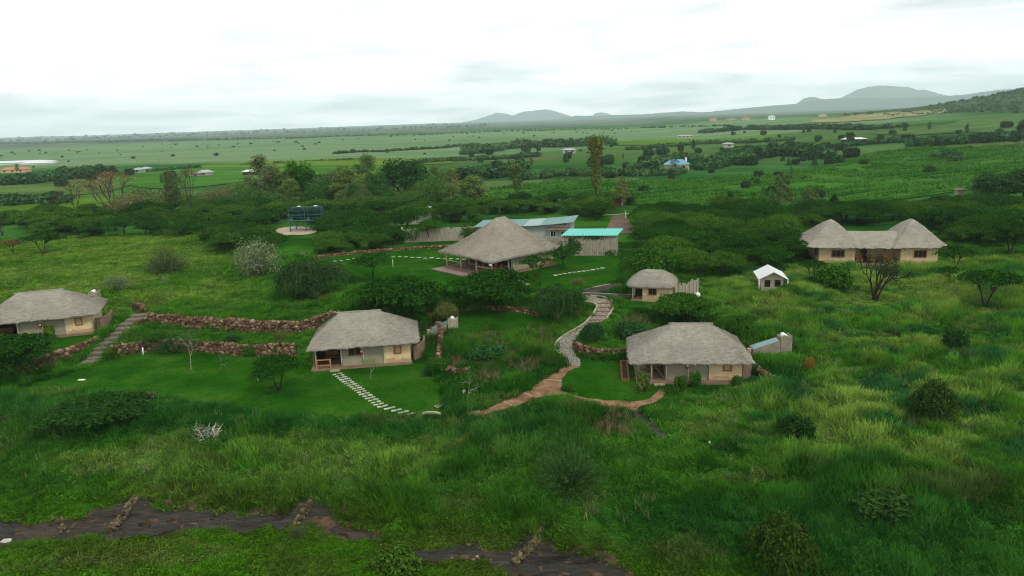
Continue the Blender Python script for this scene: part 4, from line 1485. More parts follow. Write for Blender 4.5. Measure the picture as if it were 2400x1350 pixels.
def stone_wall(name, label, line, size=.42, top_rag=.12, depth=.30, lean=.0, limit=300, mats=STONES):
    """LINE: (x, y, foot z, top z) along the face of the wall; the stones are parts, an earth core stands behind them."""
    P = [Vector((a, b, 0)) for a, b, c, d in line]
    org = Vector((line[0][0], line[0][1], line[0][2]))
    t = thing(name, label, 'stone wall', org)
    acc = [0]
    for a, b in zip(P, P[1:]):
        acc.append(acc[-1] + (b - a).length)
    L = acc[-1]
    zf = lambda s: np.interp(s, acc, [q[2] for q in line])
    zt = lambda s: np.interp(s, acc, [q[3] for q in line])
    xf = lambda s: Vector((np.interp(s, acc, [q[0] for q in line]), np.interp(s, acc, [q[1] for q in line]), 0))
    area = sum((zt(s) - zf(s)) * L / 60 for s in np.linspace(0, L, 60))
    size = max(size, math.sqrt(max(.01, (area * 1.25 + L * .3)) / limit))
    m = MB()
    n = max(2, int(L / .6))
    for i in range(n):
        s0, s1 = L * i / n, L * (i + 1) / n
        a, b = xf(s0), xf(s1)
        d = (b - a).normalized()
        nn = Vector((-d.y, d.x, 0))
        ta, tb = zt(s0) - .06, zt(s1) - .06
        m.slab([(a.x + nn.x * .12 - org.x, a.y + nn.y * .12 - org.y, ta - org.z), (b.x + nn.x * .12 - org.x, b.y + nn.y * .12 - org.y, tb - org.z),
                (b.x + nn.x * .5 - org.x, b.y + nn.y * .5 - org.y, tb - org.z), (a.x + nn.x * .5 - org.x, a.y + nn.y * .5 - org.y, ta - org.z)], ta - zf(s0) + .4)
    m.build('core', 'earth_core', t)
    cnt = 0
    rows = max(1, int(max(zt(s) - zf(s) for s in np.linspace(0, L, 20)) / (size * .80)) + 1)
    cols = max(2, int(L / (size * .92)))
    for j in range(rows):
        for i in range(cols):
            s = L * (i + .5 + .5 * (j % 2) + .3 * (random.random() - .5)) / cols
            if s > L:
                continue
            z = zf(s) + size * (.3 + .80 * j + .5 * (random.random() - .5))
            if z > zt(s) + size * .2 + top_rag * random.random():
                continue
            a = xf(s)
            d = (xf(min(L, s + .2)) - xf(max(0, s - .2))).normalized()
            nn = Vector((-d.y, d.x, 0))
            o = a + nn * (.10 - .10 * random.random() + lean * (z - zf(s)))
            k = size * (.72 + .75 * random.random() ** 1.3)
            put('stone', random.choice(mats), t, (o.x - org.x, o.y - org.y, z - org.z), (k * 1.15, k * .95, k))
            cnt += 1
    # small rubble wedged between
    RV, RF = [], []
    for i in range(int(min(420, area * 11))):
        s = L * random.random()
        a = xf(s)
        d = (xf(min(L, s + .2)) - xf(max(0, s - .2))).normalized()
        nn = Vector((-d.y, d.x, 0))
        z = zf(s) + (zt(s) + .05 - zf(s)) * random.random()
        o = a + nn * (.02 - .10 * random.random())
        k = size * (.30 + .35 * random.random())
        me_ = random.choice(mats)
        q = random.random() * 6.28
        k0 = len(RV)
        for v in me_.vertices:
            RV.append((o.x - org.x + (v.co.x * math.cos(q) - v.co.y * math.sin(q)) * k, o.y - org.y + (v.co.x * math.sin(q) + v.co.y * math.cos(q)) * k, z - org.z + v.co.z * k))
        RF += [tuple(k0 + j for j in p_.vertices) for p_ in me_.polygons]
    MB().add(RV, RF).build('rubble', 'rubble', t, kind='stuff')
    # coping, a little proud of the top
    for i in range(int(L / (size * .95))):
        s = (i + .5) * size * .95
        a = xf(s)
        d = (xf(min(L, s + .2)) - xf(max(0, s - .2))).normalized()
        nn = Vector((-d.y, d.x, 0))
        o = a + nn * (.16 + .14 * random.random())
        k = size * (.85 + .4 * random.random())
        put('stone', random.choice(mats), t, (o.x - org.x, o.y - org.y, zt(s) + .02 - org.z), (k, k, k * .7))
    return t


def wline(pxs, top, foot=0.0, lift=0.0, off=0.0):
    out = []
    P = densify(smooth_loop([at(a, b, lift) for a, b in pxs], False, 4), .8, False)
    for p in P:
        out.append((p.x, p.y + off, p.z + foot - .05, p.z + top))
    return out


# terraces: the walls stand right before the steps of the ground
la = [(x, float(np.interp(x, *WA)) - .16) for x in np.arange(-46.2, -24.4, .7)]
stone_wall('stone_wall', 'lower terrace wall of reddish stones along the back of the round lawn', [(x, y, -.05, 1.28 + .12 * math.sin(x * .9)) for x, y in la], .40)
lb = [(x, float(np.interp(x, *WB)) - .16) for x in np.arange(-46.4, -20.6, .7)]
stone_wall('stone_wall', 'upper terrace wall of reddish rubble curving behind the middle cottage', [(x, y, 1.25, 2.72 + .1 * math.sin(x * 1.3)) for x, y in lb], .38)
P = [(-53.3, 70.6), (-52.4, 73.6), (-51.4, 76.4), (-50.3, 79.6), (-49.7, 82.0), (-49.3, 84.4)]
stone_wall('stone_wall', 'big-stoned wall edging the yard beside the stepped stone way at the left', [(x, y, -.05, min(1.42, max(.55, .55 + .2 * (y - 70)))) for x, y in P], .55)
# side wall of the steps on their right
P = [(-46.6, 80.0), (-46.9, 82.2), (-47.2, 84.5), (-47.1, 87.0), (-46.6, 89.6)]
stone_wall('stone_wall', 'low rubble edging on the right of the stepped stone way', [(x, y, hz(x, y) - .1, hz(x, y) + .42) for x, y in P[::-1]], .34)
# round the right end of the middle cottage
P = [(-9.8, 83.0), (-8.9, 82.3), (-8.5, 80.6), (-8.4, 78.4), (-8.35, 76.2), (-8.3, 74.2), (-8.1, 72.2), (-7.6, 70.6)]
stone_wall('stone_wall', 'tall dark rock wall cut into the slope right of the middle cottage', [(x, y, -.15, max(.75, hz(x + 1.5, y) + .35)) for x, y in P], .42)
P = [(-7.0, 70.2), (-6.2, 69.2), (-5.0, 68.9), (-4.4, 69.5)]
stone_wall('stone_wall', 'short curved end of the rock wall at the right of the round lawn', [(x, y, hz(x, y) - .1, hz(x, y) + .8) for x, y in P], .36)
P = [(-4.6, 66.4), (-4.7, 65.0), (-5.1, 63.4), (-6.0, 61.9), (-7.2, 61.0)]
stone_wall('stone_edging', 'thin pale stone edging round the lower right end of the round lawn', [(x, y, hz(x, y) - .1, hz(x, y) + .16) for x, y in P[::-1]], .26, mats=PALE)
# right cottage
stone_wall('stone_wall', 'curved dark rock wall at the back of the small right-hand lawn', [(a, b, c, d) for a, b, c, d in wline([(1342, 818), (1365, 832), (1400, 840), (1440, 842), (1478, 838)], .95)], .38)
P = [(22.0, 73.4), (22.7, 71.8), (23.2, 69.6), (23.5, 67.4), (23.9, 65.6), (24.6, 64.3)]
stone_wall('stone_wall', 'broken rock wall leaning beside the planked end of the right-hand cottage', [(x, y, -.15, hz(x + 1.6, y) + .35) for x, y in P], .40)
P = [(-51.0, 95.6), (-49.9, 94.6), (-48.6, 93.2), (-48.2, 91.8)]
stone_wall('stone_wall', 'rough reddish rock face behind the picture-edge cottage', [(x, y, 1.1, 2.75) for x, y in P[::-1]], .45)
stone_wall('stone_wall', 'half hidden line of reddish stones under the big bushes', wline([(975, 748), (1040, 738), (1100, 728), (1200, 730), (1262, 742)], .45), .34)
stone_wall('stone_wall', 'long low stone kerb along the far edge of the lodge lawn', wline([(735, 608), (830, 596), (930, 588), (1040, 582), (1090, 581)], .35), .42)

# rubble groynes across the stream bed
for k, (lab, a, b, n) in enumerate((('rubble groyne of mossy stones leaning across the dark stream bed', (315, 1172), (262, 1248), 120), ('rubble groyne of brown stones at the right end of the stream bed', (733, 1176), (688, 1236), 95),
                                    ('stony groyne crossing the grey rock slab at the lower edge', (1272, 1248), (1205, 1322), 110), ('short heap of broken stones on the left stream bank', (132, 1215), (152, 1256), 34))):
    A, B = at(*a), at(*b)
    t = thing('stone_groyne', lab, 'stone groyne', A.lerp(B, .5), 0)
    c = A.lerp(B, .5)
    for i in range(n):
        s = (i + random.random()) / n
        p = A.lerp(B, s)
        w = .36 * (random.random() - .5) * 1.6
        d = (B - A).normalized()
        x, y = p.x - d.y * w, p.y + d.x * w
        h = (.38 - abs(w)) * random.random()
        sz = .18 + .24 * random.random() ** 1.5
        put('stone', random.choice(MOSSY), t, (x - c.x, y - c.y, hz(x, y) + .08 + h - c.z), sz)
for i in range(26):
    p = at(1050 + 200 * random.random(), 1275 + 40 * random.random())
    put('rock', random.choice(STONES), None, p, .25 + .3 * random.random(), label='brown loose rock lying by the trickle left of the rock slab', cat='rock', group='loose rocks by the trickle')
put('rock', stone_mesh(77, 'rock', 'pale_stone'), None, at(22, 1268), (1.5, .6, .35), (0, 0, .1), label='flat whitish rock at the stream edge, far left', cat='rock')
for lab, px, py, n in (('small heap of orange brown stones in the grass below the round lawn', 352, 938, 9), ('pale heap of rubble right of the twin-roofed house', 2258, 616, 24), ('tan pile of stones left of the twin-roofed house', 1838, 585, 20)):
    c = at(px, py)
    t = thing('stone_heap', lab, 'stone heap', c)
    for i in range(n):
        a, r = random.random() * 6.28, random.random() ** .6 * (.5 if n < 12 else 1.5)
        put('stone', random.choice(PALE if n > 12 else STONES), t, (r * math.cos(a), r * math.sin(a), .1 + (.7 - r * .4) * random.random()), .35 + .25 * random.random())


# ---------------------------------------------------------------- stepping stones, kerbs and steps
def stepping(label, pts, w, l, rot):
    c = at(*pts[0])
    t = props(bpy.data.objects.new('stepping_stone_path', None), label, 'path')
    t.location = c
    link(t)
    me = MB().box(-.5, .5, -.5, .5, -.5, .5).mesh('slab', 'pale_stone')
    for k, (px, py) in enumerate(pts):
        p = at(px, py)
        put('slab', me, t, (p.x - c.x, p.y - c.y, p.z + .06 - c.z), (w * (.8 + .4 * random.random()), l * (.8 + .4 * random.random()), .12), (.02, .02, rot + .25 * (random.random() - .5)))
    return t


pts = []
for k in range(22):
    s = k / 21
    bx_ = np.interp(s, [0, .5, .8, 1], [790, 850, 893, 962])
    by_ = np.interp(s, [0, .5, .8, 1], [878, 922, 953, 972])
    pts += [(bx_ - 6, by_ + 1.5), (bx_ + 7, by_ - 1.5)] if k % 1 == 0 else []
stepping('double line of white stepping stones from the middle cottage veranda across the lawn', pts, .46, .17, .35)
stepping('pale stepping stones in a line left of the lodge deck', [(785 + 15 * k + (62 if k > 4 else 0), 613 - 2 * min(k, 5) + (0 if k < 6 else (k - 6) * .6) + 2 * (random.random() - .5)) for k in range(17)], .62, .34, 0)
stepping('pale stones in a line along the lodge lawn near the domed hut', [(1302 + 11 * k, 644 - 1.2 * k + (.1 * (k - 5) ** 2 if k < 5 else -.10 * (k - 5) ** 2)) for k in range(11)], .55, .4, 0)
stepping('line of weathered stones between the lodge and the big bushes', [(1205 + 6.5 * k, 652 + 3.1 * k) for k in range(9)], .6, .5, -.5)
# edging of flat stones in front of the left cottage
stepping('white edging stones along the front of the picture-edge cottage', [(12 + 23 * k, 807 - 4.2 * k + (-2 if k % 2 else 1)) for k in range(10)], .7, .25, .35)


def kerb(label, pxs, h=.22, w=.2, mat='kerb_stone', name='kerb', group='path kerbs'):
    P = densify(smooth_loop([at(*q) for q in pxs], False, 5), .6, False)
    c = P[0]
    t = thing(name, label, 'kerb', c, 0, group)
    n = max(1, len(P) // 4)
    i = 0
    while i < len(P) - 1:
        j = min(i + 4, len(P) - 1)
        m = MB()
        for a, b in zip(P[i:j], P[i + 1:j + 1]):
            d = (b - a).normalized()
            nn = Vector((-d.y, d.x, 0)) * w / 2
            b2 = b if b is not P[j] else b - d * .03
            m.slab([(a.x - nn.x - c.x, a.y - nn.y - c.y, hz(a.x, a.y) + h - c.z), (b2.x - nn.x - c.x, b2.y - nn.y - c.y, hz(b.x, b.y) + h - c.z),
                    (b2.x + nn.x - c.x, b2.y + nn.y - c.y, hz(b.x, b.y) + h - c.z), (a.x + nn.x - c.x, a.y + nn.y - c.y, hz(a.x, a.y) + h - c.z)], h + .2)
        m.build('kerb_stone', mat, t)
        i = j
    return t


kerb('pale kerb on the left side of the winding gravel path', [(1354, 690), (1362, 706), (1393, 713), (1398, 723), (1384, 745), (1366, 763), (1326, 786), (1306, 803), (1300, 819), (1312, 832)])
kerb('pale kerb on the right side of the winding gravel path', [(1384, 695), (1411, 698), (1434, 708), (1438, 723), (1422, 748)])
kerb('pale kerb along the dark path fork below the lodge lawn', [(1356, 685), (1380, 677), (1430, 667), (1462, 662)], .14, .14)
kerb('pale straight kerb beside the dark path to the small hut', [(1358, 688), (1400, 689), (1440, 691), (1480, 692)], .14, .14)
kerb('curved pale kerb round the lower corner of the middle lawn', [(988, 975), (1000, 970), (1020, 970), (1034, 974)], .2, .25)
# steps on the gravel path
gs = thing('path_steps', 'timber risers of the steps at the top of the gravel path', 'steps', at(1412, 735))
c = gs.location.copy()
for a, b in (((1400, 714), (1434, 712)), ((1401, 722), (1437, 722)), ((1396, 731), (1432, 733)), ((1388, 741), (1426, 743)), ((1379, 752), (1417, 752))):
    A, B = at(*a), at(*b)
    d = (B - A)
    l = d.length
    m = MB().box(-l / 2, l / 2, -.06, .06, -.25, .17)
    o = m.build('riser', 'brown_wood', gs)
    mid = (A + B) / 2
    o.location = mid - c
    o.rotation_euler = (0, 0, math.atan2(d.y, d.x))
# thin timber strips across the dirt path
for k, (lab, a, b) in enumerate((('pale timber strip across the dirt path beside the small lawn', (1281, 892), (1315, 895)), ('pale timber strip across the dirt path at the left of its fork', (1229, 923), (1245, 931)), ('pale timber strip across the narrow left arm of the dirt path', (1180, 945), (1200, 952)))):
    A, B = at(*a), at(*b)
    d = B - A
    t = MB().box(-d.length / 2, d.length / 2, -.05, .05, -.05, .14).build('path_strip', 'kerb_stone', None, loc=(A + B) / 2, label=lab, cat='timber strip', group='timber strips across the dirt path')
    t.rotation_euler = (0, 0, math.atan2(d.y, d.x))
# flagstone steps between the left yard and the terraces
fs = thing('stone_steps', 'broad flagstone steps climbing beside the picture-edge cottage yard', 'steps', (-48.0, 79.5, 0))
for k in range(11):
    y = 78.6 + k * 1.12
    x = np.interp(y, [78, 82, 86, 91], [-47.9, -48.1, -47.9, -47.3])
    z = 2.6 * max(0, min(1, (y - 79.5) / 11.0)) + .10
    m = MB().slab([(-1.05 - .1 * random.random(), -.5, 0), (1.0 + .1 * random.random(), -.5, 0), (1.05, .5, 0), (-1.0, .52, 0)], .45)
    o = m.build('step', 'step_stone', fs)
    o.location = (x + 48.0, y - 79.5, z)
    o.rotation_euler = (.03 * (random.random() - .5), .03 * (random.random() - .5), .25 + .3 * (random.random() - .5))
    o.scale = (.8 + .35 * random.random(), .95, 1)
KEEP_OUT.append([(-49.4, 77.5), (-46.6, 77.5), (-46.2, 91.5), (-49, 91.5)])

# pebbles and broken rock strewn along the stream bed
_pb, _pf = [], []
for i in range(420):
    k = random.randrange(19)
    a, b = RB[k], RB[k + 1]
    f = random.random()
    p = at(a[0] + (b[0] - a[0]) * f, a[1] + (b[1] - a[1]) * f + (random.random() ** 2) * 30 - 3)
    sc_ = .06 + .22 * random.random() ** 3
    me_ = random.choice(STONES)
    k0 = len(_pb)
    q = random.random() * 6.28
    for v in me_.vertices:
        _pb.append((p.x + (v.co.x * math.cos(q) - v.co.y * math.sin(q)) * sc_ * 1.4, p.y + (v.co.x * math.sin(q) + v.co.y * math.cos(q)) * sc_, p.z + .1 + v.co.z * sc_ * .7))
    _pf += [tuple(k0 + j for j in g_.vertices) for g_ in me_.polygons]
MB().add(_pb, _pf).build('pebbles', 'bank_soil', None, kind='stuff', label='small broken rocks strewn over the stream bed')

# small upright things
for lab, px, py, h, r, mt in (('white stake standing on the lawn under the lower terrace wall', 336, 833, 17, .09, 'white_paint'), ('short pale stake on the lawn left of the dark acacia', 605, 894, 15, .06, 'pale_pole'), ('white marker peg in the tall grass of the right slope', 1662, 1046, 12, .09, 'white_paint'),
                              ('thin pale stake on the lodge lawn edge', 921, 628, 20, .07, 'pale_pole'), ('short white stake among the big bushes below the lodge', 1195, 672, 12, .08, 'white_paint')):
    p = at(px, py)
    H = h * (p - Vector((0, 0, CAM_Z))).length / F_PX
    MB().tube([(0, 0, -.1), (.02, 0, H * .6), (.05, 0, H)], [r, r, r * .8], 7).build('stake', mt, None, True, loc=p, label=lab, cat='stake')
p = at(191, 892)
MB().slab([(-.35, -.1, .12), (.3, -.15, .12), (.4, .1, .14), (-.3, .15, .12)], .12).build('white_slab', 'white_paint', None, loc=p, label='small white slab lying on the lawn at the left', cat='slab')
p = at(1635, 702)
g = thing('hooded_lamp', 'white hooded garden lamp in the grass right of the plank screen', 'lamp', p)
MB().tube([(0, 0, -.2), (0, 0, .45)], .06, 7).build('stem', 'dark_inside', g)
MB().tube([(0, 0, .40), (0, 0, .55), (0, 0, .75), (0, 0, .88), (0, 0, .92)], [.30, .34, .30, .16, .03], 12).build('hood', 'white_paint', g, True)


# ---------------------------------------------------------------- plants
def leafquads(C, N, size, aspect=.55, rng=RNG):
    n = len(C)
    N = N / (np.linalg.norm(N, axis=1, keepdims=True) + 1e-9)
    r = rng.normal(size=(n, 3))
    U = np.cross(N, r)
    U /= np.linalg.norm(U, axis=1, keepdims=True) + 1e-9
    W = np.cross(N, U)
    s = np.broadcast_to(np.asarray(size, float), (n,))[:, None]
    V = np.stack([C + U * s, C + W * s * aspect, C - U * s, C - W * s * aspect], 1).reshape(-1, 3)
    F = np.arange(n * 4).reshape(n, 4)
    return V, F


def leafmesh(name, C, N, size, aspect=.55, mat='leaf', rng=RNG):
    V, F = leafquads(C, N, size, aspect, rng)
    return npmesh(name, V, F, mat, {'lv': ('FACE', 'FLOAT', rng.random(len(F)).astype(np.float32))})


def blob(c, r, n, rng, shell=.5, upb=.4):
    """Leaf places in an ellipsoid, more of them near its skin."""
    d = rng.normal(size=(n, 3))
    d /= np.linalg.norm(d, axis=1, keepdims=True)
    q = (1 - shell * rng.random(n) ** 1.4)[:, None]
    bump = (.80 + .4 * vnoise(d[:, 0] * 2.6 + c[0] * 3 + 9, d[:, 1] * 2.6 + d[:, 2] * 2.1 + c[1], 5))[:, None]
    P = np.asarray(c) + d * q * bump * np.asarray(r)
    N = d / np.asarray(r) * min(r) + np.array([0, 0, upb]) + rng.normal(size=(n, 3)) * .45
    return P, N


def limbs(m, rng, base, tips, r0, r1, n=6, sag=.12):
    for tp in tips:
        b, tp = np.asarray(base, float), np.asarray(tp, float)
        k = [b + (tp - b) * s + np.array([0, 0, sag * math.sin(s * math.pi)]) * np.linalg.norm(tp - b) + rng.normal(size=3) * .03 * np.linalg.norm(tp - b) * (0 < s < 1) for s in (0, .35, .7, 1)]
        m.tube(k, [r0, r0 * .8, (r0 + r1) / 2.2, r1], n, False)


PLANTS = {}


def reg(kind, trunk, crown, H, R, bark='bark'):
    PLANTS.setdefault(kind, []).append((trunk, crown, H, R))


def mk_acacia(seed, H=4.4, R=3.6, npad=12, lean=.0, dens=420, kind='acacia', lay=.38):
    rng = np.random.default_rng(seed)
    pads = []
    for i in range(npad):
        a = i * 2.4 + rng.random()
        r = R * .78 * math.sqrt((i + .3) / npad)
        z = H * (.93 - .36 * (r / R) ** 2) - rng.random() * lay * (1.2 if i % 2 else .25)
        pads.append((r * math.cos(a) + lean * .5, r * math.sin(a), z, R * (.30 + .16 * rng.random())))
    m = MB()
    forks = []
    ns = 2 + int(rng.random() * 2)
    for s in range(ns):
        a = 6.28 * s / ns + rng.random()
        f = np.array([math.cos(a) * R * .20, math.sin(a) * R * .20, H * .50])
        limbs(m, rng, (rng.normal() * .05, rng.normal() * .05, -.15), [f], .15 * (H / 4.4) ** 1.5, .10 * (H / 4.4) ** 1.5, 6, .02)
        forks.append(f)
    for i, p in enumerate(pads):
        f = min(forks, key=lambda q: (q[0] - p[0]) ** 2 + (q[1] - p[1]) ** 2)
        limbs(m, rng, f, [(p[0], p[1], p[2] - .08)], .075, .02, 4, .08)
    C, N = [], []
    for x, y, z, r in pads:
        n = int(dens * (r / (R * .38)) ** 2)
        ang, q = rng.random(n) * 6.28, np.sqrt(rng.random(n))
        edge = 1 + .25 * np.sin(ang * 3 + x * 5) + .15 * np.sin(ang * 7 + y * 3)
        px, py = np.cos(ang) * q * r * edge, np.sin(ang) * q * r * edge
        pz = .22 * r * (1 - q ** 2) + np.abs(rng.normal(size=n)) * .08 * r - .22 * r * q * rng.random(n) ** 1.5
        C.append(np.stack([x + px, y + py, z + pz], 1))
        N.append(np.stack([px / r * .6, py / r * .6, np.ones(n)], 1) + rng.normal(size=(n, 3)) * .5)
    reg(kind, m.mesh('trunk', 'dark_bark', True), leafmesh('crown', np.concatenate(C), np.concatenate(N), .085 + .08 * rng.random(sum(map(len, C))), .6, rng=rng), H, R)


def mk_bush(seed, H=2.2, R=2.0, lobes=9, dens=330, kind='bush', leaf=.12, aspect=.55, shell=.45):
    rng = np.random.default_rng(seed)
    C, N = [], []
    m = MB()
    for i in range(lobes):
        a = i * 2.4 + rng.random() * .8
        r = R * .62 * math.sqrt((i + .2) / lobes)
        h = H * (.42 + .16 * rng.random()) * (1 - .35 * (r / R) ** 2)
        c = (r * math.cos(a), r * math.sin(a), h)
        P, n_ = blob(c, (R * (.36 + .14 * rng.random()), R * (.36 + .14 * rng.random()), H * (.36 + .12 * rng.random())), dens, rng, shell)
        C.append(P)
        N.append(n_)
        limbs(m, rng, (0, 0, -.1), [(c[0] * .8, c[1] * .8, c[2])], .06, .015, 4, .05)
    C = np.concatenate(C)
    C[:, 2] = np.maximum(C[:, 2], .04)
    reg(kind, m.mesh('trunk', 'bark'), leafmesh('crown', C, np.concatenate(N), leaf * (.7 + .7 * rng.random(len(C))), aspect, rng=rng), H, R)


def ribbons(paths, w, rng, mat='leaf', name='crown'):
    """Thin drooping stems as flat tapering ribbons; PATHS an array (n, k, 3)."""
    P = np.asarray(paths)
    n, k, _ = P.shape
    d = np.gradient(P, axis=1)
    s = np.cross(d, rng.normal(size=(n, 1, 3)))
    s /= np.linalg.norm(s, axis=2, keepdims=True) + 1e-9
    ww = (w * (.6 + .8 * rng.random((n, 1, 1)))) * np.linspace(1, .35, k)[None, :, None]
    V = np.stack([P - s * ww, P + s * ww], 2).reshape(n * k * 2, 3)
    i = (np.arange(n)[:, None] * k + np.arange(k - 1)[None, :]) * 2
    F = np.stack([i, i + 1, i + 3, i + 2], -1).reshape(-1, 4)
    lv = np.repeat(rng.random(n), k - 1).astype(np.float32)
    return npmesh(name, V, F, mat, {'lv': ('FACE', 'FLOAT', lv)})


def mk_weeping(seed, H=3.0, R=3.0, n=1500, kind='weeping', w=.035, heads=8, leafy=2600):
    rng = np.random.default_rng(seed)
    PP = []
    m = MB()
    for j in range(heads):
        k = n // heads
        g, o = j * 2.4 + rng.random(), R * .60 * math.sqrt(j / heads)
        cx, cy_, hh = o * math.cos(g), o * math.sin(g), H * (1 - .42 * (o / R) ** 2) * (.80 + .25 * rng.random())
        rr_ = R * (.34 + .20 * rng.random())
        a = rng.random(k) * 6.283
        q = np.sqrt(rng.random(k))
        top = hh * (1 - .30 * q ** 2) * (.84 + .2 * rng.random(k))
        r0, r1 = q * rr_ * .55, q * rr_ * .55 + rr_ * (.15 + .55 * rng.random(k))
        drop = top - hh * (.12 + .42 * rng.random(k))
        t = np.linspace(0, 1, 6)
        rr = r0[:, None] + (r1 - r0)[:, None] * t
        aa = a[:, None] + (rng.random((k, 1)) - .5) * 1.1 * t
        zz = top[:, None] + (.30 * rng.random((k, 1))) * np.sin(t * 2.4)[None] - (top - np.maximum(drop, .05))[:, None] * t ** 2
        PP.append(np.stack([cx + rr * np.cos(aa), cy_ + rr * np.sin(aa), np.maximum(zz, .03)], -1))
        limbs(m, rng, (0, 0, -.1), [(cx, cy_, hh * .75)], .08, .03, 5, .1)
    P = np.concatenate(PP)
    V1 = ribbons(P, w, rng)
    i = rng.integers(0, len(P), leafy)
    C = P[i, rng.integers(0, 5, leafy)] + rng.normal(size=(leafy, 3)) * .09
    me2 = leafmesh('leafage', C, rng.normal(size=(leafy, 3)) * .5 + [0, 0, .9], .08 + .06 * rng.random(leafy), .5, rng=rng)
    bm = bmesh.new()
    bm.from_mesh(V1)
    bm.from_mesh(me2)
    me = bpy.data.meshes.new('crown')
    bm.to_mesh(me)
    bm.free()
    me.materials.append(MATS['leaf'])
    reg(kind, m.mesh('trunk', 'green_bark'), me, H, R)


def mk_wiry(seed, H=3.0, R=2.8, n=900, kind='wiry', w=.022, leafy=1200):
    """A thin-branched shrub: many fine twigs fanning up and out, few leaves."""
    rng = np.random.default_rng(seed)
    a = rng.random(n) * 6.283
    el = np.arcsin(.12 + .86 * rng.random(n))
    L = np.stack([np.cos(a) * np.cos(el) * R, np.sin(a) * np.cos(el) * R, np.sin(el) * H], 1) * (.65 + .4 * rng.random((n, 1)))
    st = L * (.15 + .45 * rng.random((n, 1)))
    t = np.linspace(0, 1, 5)[None, :, None]
    P = st[:, None] + (L - st)[:, None] * t + rng.normal(size=(n, 1, 3)) * .18 * np.sin(t * 3.14)
    P[..., 2] = np.maximum(P[..., 2], .03)
    m = MB()
    for k in range(11):
        g = L[k * 7]
        limbs(m, rng, (0, 0, -.1), [g * .75], .05, .015, 4, .05)
    V1 = ribbons(P, w, rng)
    me = V1
    if leafy:
        i = rng.integers(0, n, leafy)
        C = st[i] + (L - st)[i] * rng.random((leafy, 1)) ** .6 + rng.normal(size=(leafy, 3)) * .07
        me2 = leafmesh('leafage', C, rng.normal(size=(leafy, 3)) + [0, 0, .6], .05 + .04 * rng.random(leafy), .6, rng=rng)
        bm = bmesh.new()
        bm.from_mesh(V1)
        bm.from_mesh(me2)
        me = bpy.data.meshes.new('crown')
        bm.to_mesh(me)
        bm.free()
        me.materials.append(MATS['leaf'])
    reg(kind, m.mesh('trunk', 'bark'), me, H, R)


def mk_tall(seed, H=12, R=2.6, lobes=16, dens=230, kind='tall', z0=.30, bark='pale_bark', leaf=.17, gap=.0, top=False):
    """A tall open tree: slim trunk, uneven clumps up its length."""
    rng = np.random.default_rng(seed)
    m = MB()
    k = [np.array([rng.normal() * .03 * H * s, rng.normal() * .03 * H * s, H * .96 * s]) for s in (0, .25, .5, .75, 1)]
    k[0][2] = -.2
    m.tube(k, [H * .018, H * .015, H * .012, H * .008, .02], 7, False)
    C, N = [], []
    for i in range(lobes):
        s = z0 + (1 - z0) * (i + rng.random()) / lobes
        if gap and rng.random() < gap:
            continue
        prof = math.sin(min(1, (s - z0) / (1 - z0) * 1.02 + .08) * math.pi) ** .7
        r = R * prof * (.25 + .55 * rng.random())
        if top:
            u_ = (s - z0) / (1 - z0)
            r = R * (.12 + .75 * max(0, u_ - .35) ** .6) * (.3 + .7 * rng.random()) * (1 if u_ < .93 else .5)
        a = i * 2.4
        ax = np.array([np.interp(s, (0, .25, .5, .75, 1), [q[j] for q in k]) for j in (0, 1)])
        c = (ax[0] + r * math.cos(a), ax[1] + r * math.sin(a), H * s)
        P, n_ = blob(c, (R * (.34 + .2 * rng.random()),) * 2 + (H * .075 + .3,), dens, rng, .8)
        C.append(P)
        N.append(n_)
        limbs(m, rng, (ax[0], ax[1], H * (s - .08)), [(c[0], c[1], c[2])], H * .006, .02, 4, .05)
    reg(kind, m.mesh('trunk', bark, True), leafmesh('crown', np.concatenate(C), np.concatenate(N), leaf * (.7 + .6 * rng.random(sum(map(len, C)))), rng=rng), H, R)


def mk_broad(seed, H=9, R=4.6, lobes=17, dens=330, kind='broad', leaf=.22):
    rng = np.random.default_rng(seed)
    m = MB()
    m.tube([(0, 0, -.2), (.1, 0, H * .2), (0, .1, H * .42)], [H * .03, H * .024, H * .018], 8, False)
    C, N = [], []
    for i in range(lobes):
        a = i * 2.4 + rng.random() * .5
        s = (i + .5) / lobes
        z = H * (.30 + .56 * s)
        r = R * .70 * math.sin(min(1, .25 + .72 * (1 - s)) * math.pi * .55) * (.7 + .4 * rng.random())
        c = (r * math.cos(a), r * math.sin(a), z)
        P, n_ = blob(c, (R * (.30 + .14 * rng.random()),) * 2 + (H * (.11 + .06 * rng.random()),), dens, rng, .55)
        C.append(P)
        N.append(n_)
        limbs(m, rng, (0, 0, H * .36), [c], H * .009, .03, 4, .06)
    reg(kind, m.mesh('trunk', 'bark', True), leafmesh('crown', np.concatenate(C), np.concatenate(N), leaf * (.7 + .7 * rng.random(sum(map(len, C)))), rng=rng), H, R)


def mk_cone(seed, H=6, R=1.7, n=4200, kind='cone', z0=.10, pw=.9):
    rng = np.random.default_rng(seed)
    s = rng.random(n) ** 1.35
    a = rng.random(n) * 6.283
    lob = 1 + .22 * np.sin(a * 5 + s * 21) + .15 * np.sin(a * 3 + s * 33)
    r = R * (1 - s) ** pw * lob * (1 - .45 * rng.random(n) ** 2)
    C = np.stack([r * np.cos(a), r * np.sin(a), H * (z0 + (1 - z0) * s)], 1)
    N = np.stack([np.cos(a), np.sin(a), .7 + 0 * a], 1) + rng.normal(size=(n, 3)) * .5
    m = MB().tube([(0, 0, -.2), (0, 0, H * .9)], [H * .022, .02], 6, False)
    reg(kind, m.mesh('trunk', 'pale_bark', True), leafmesh('crown', C, N, .10 + .10 * rng.random(n), rng=rng), H, R)


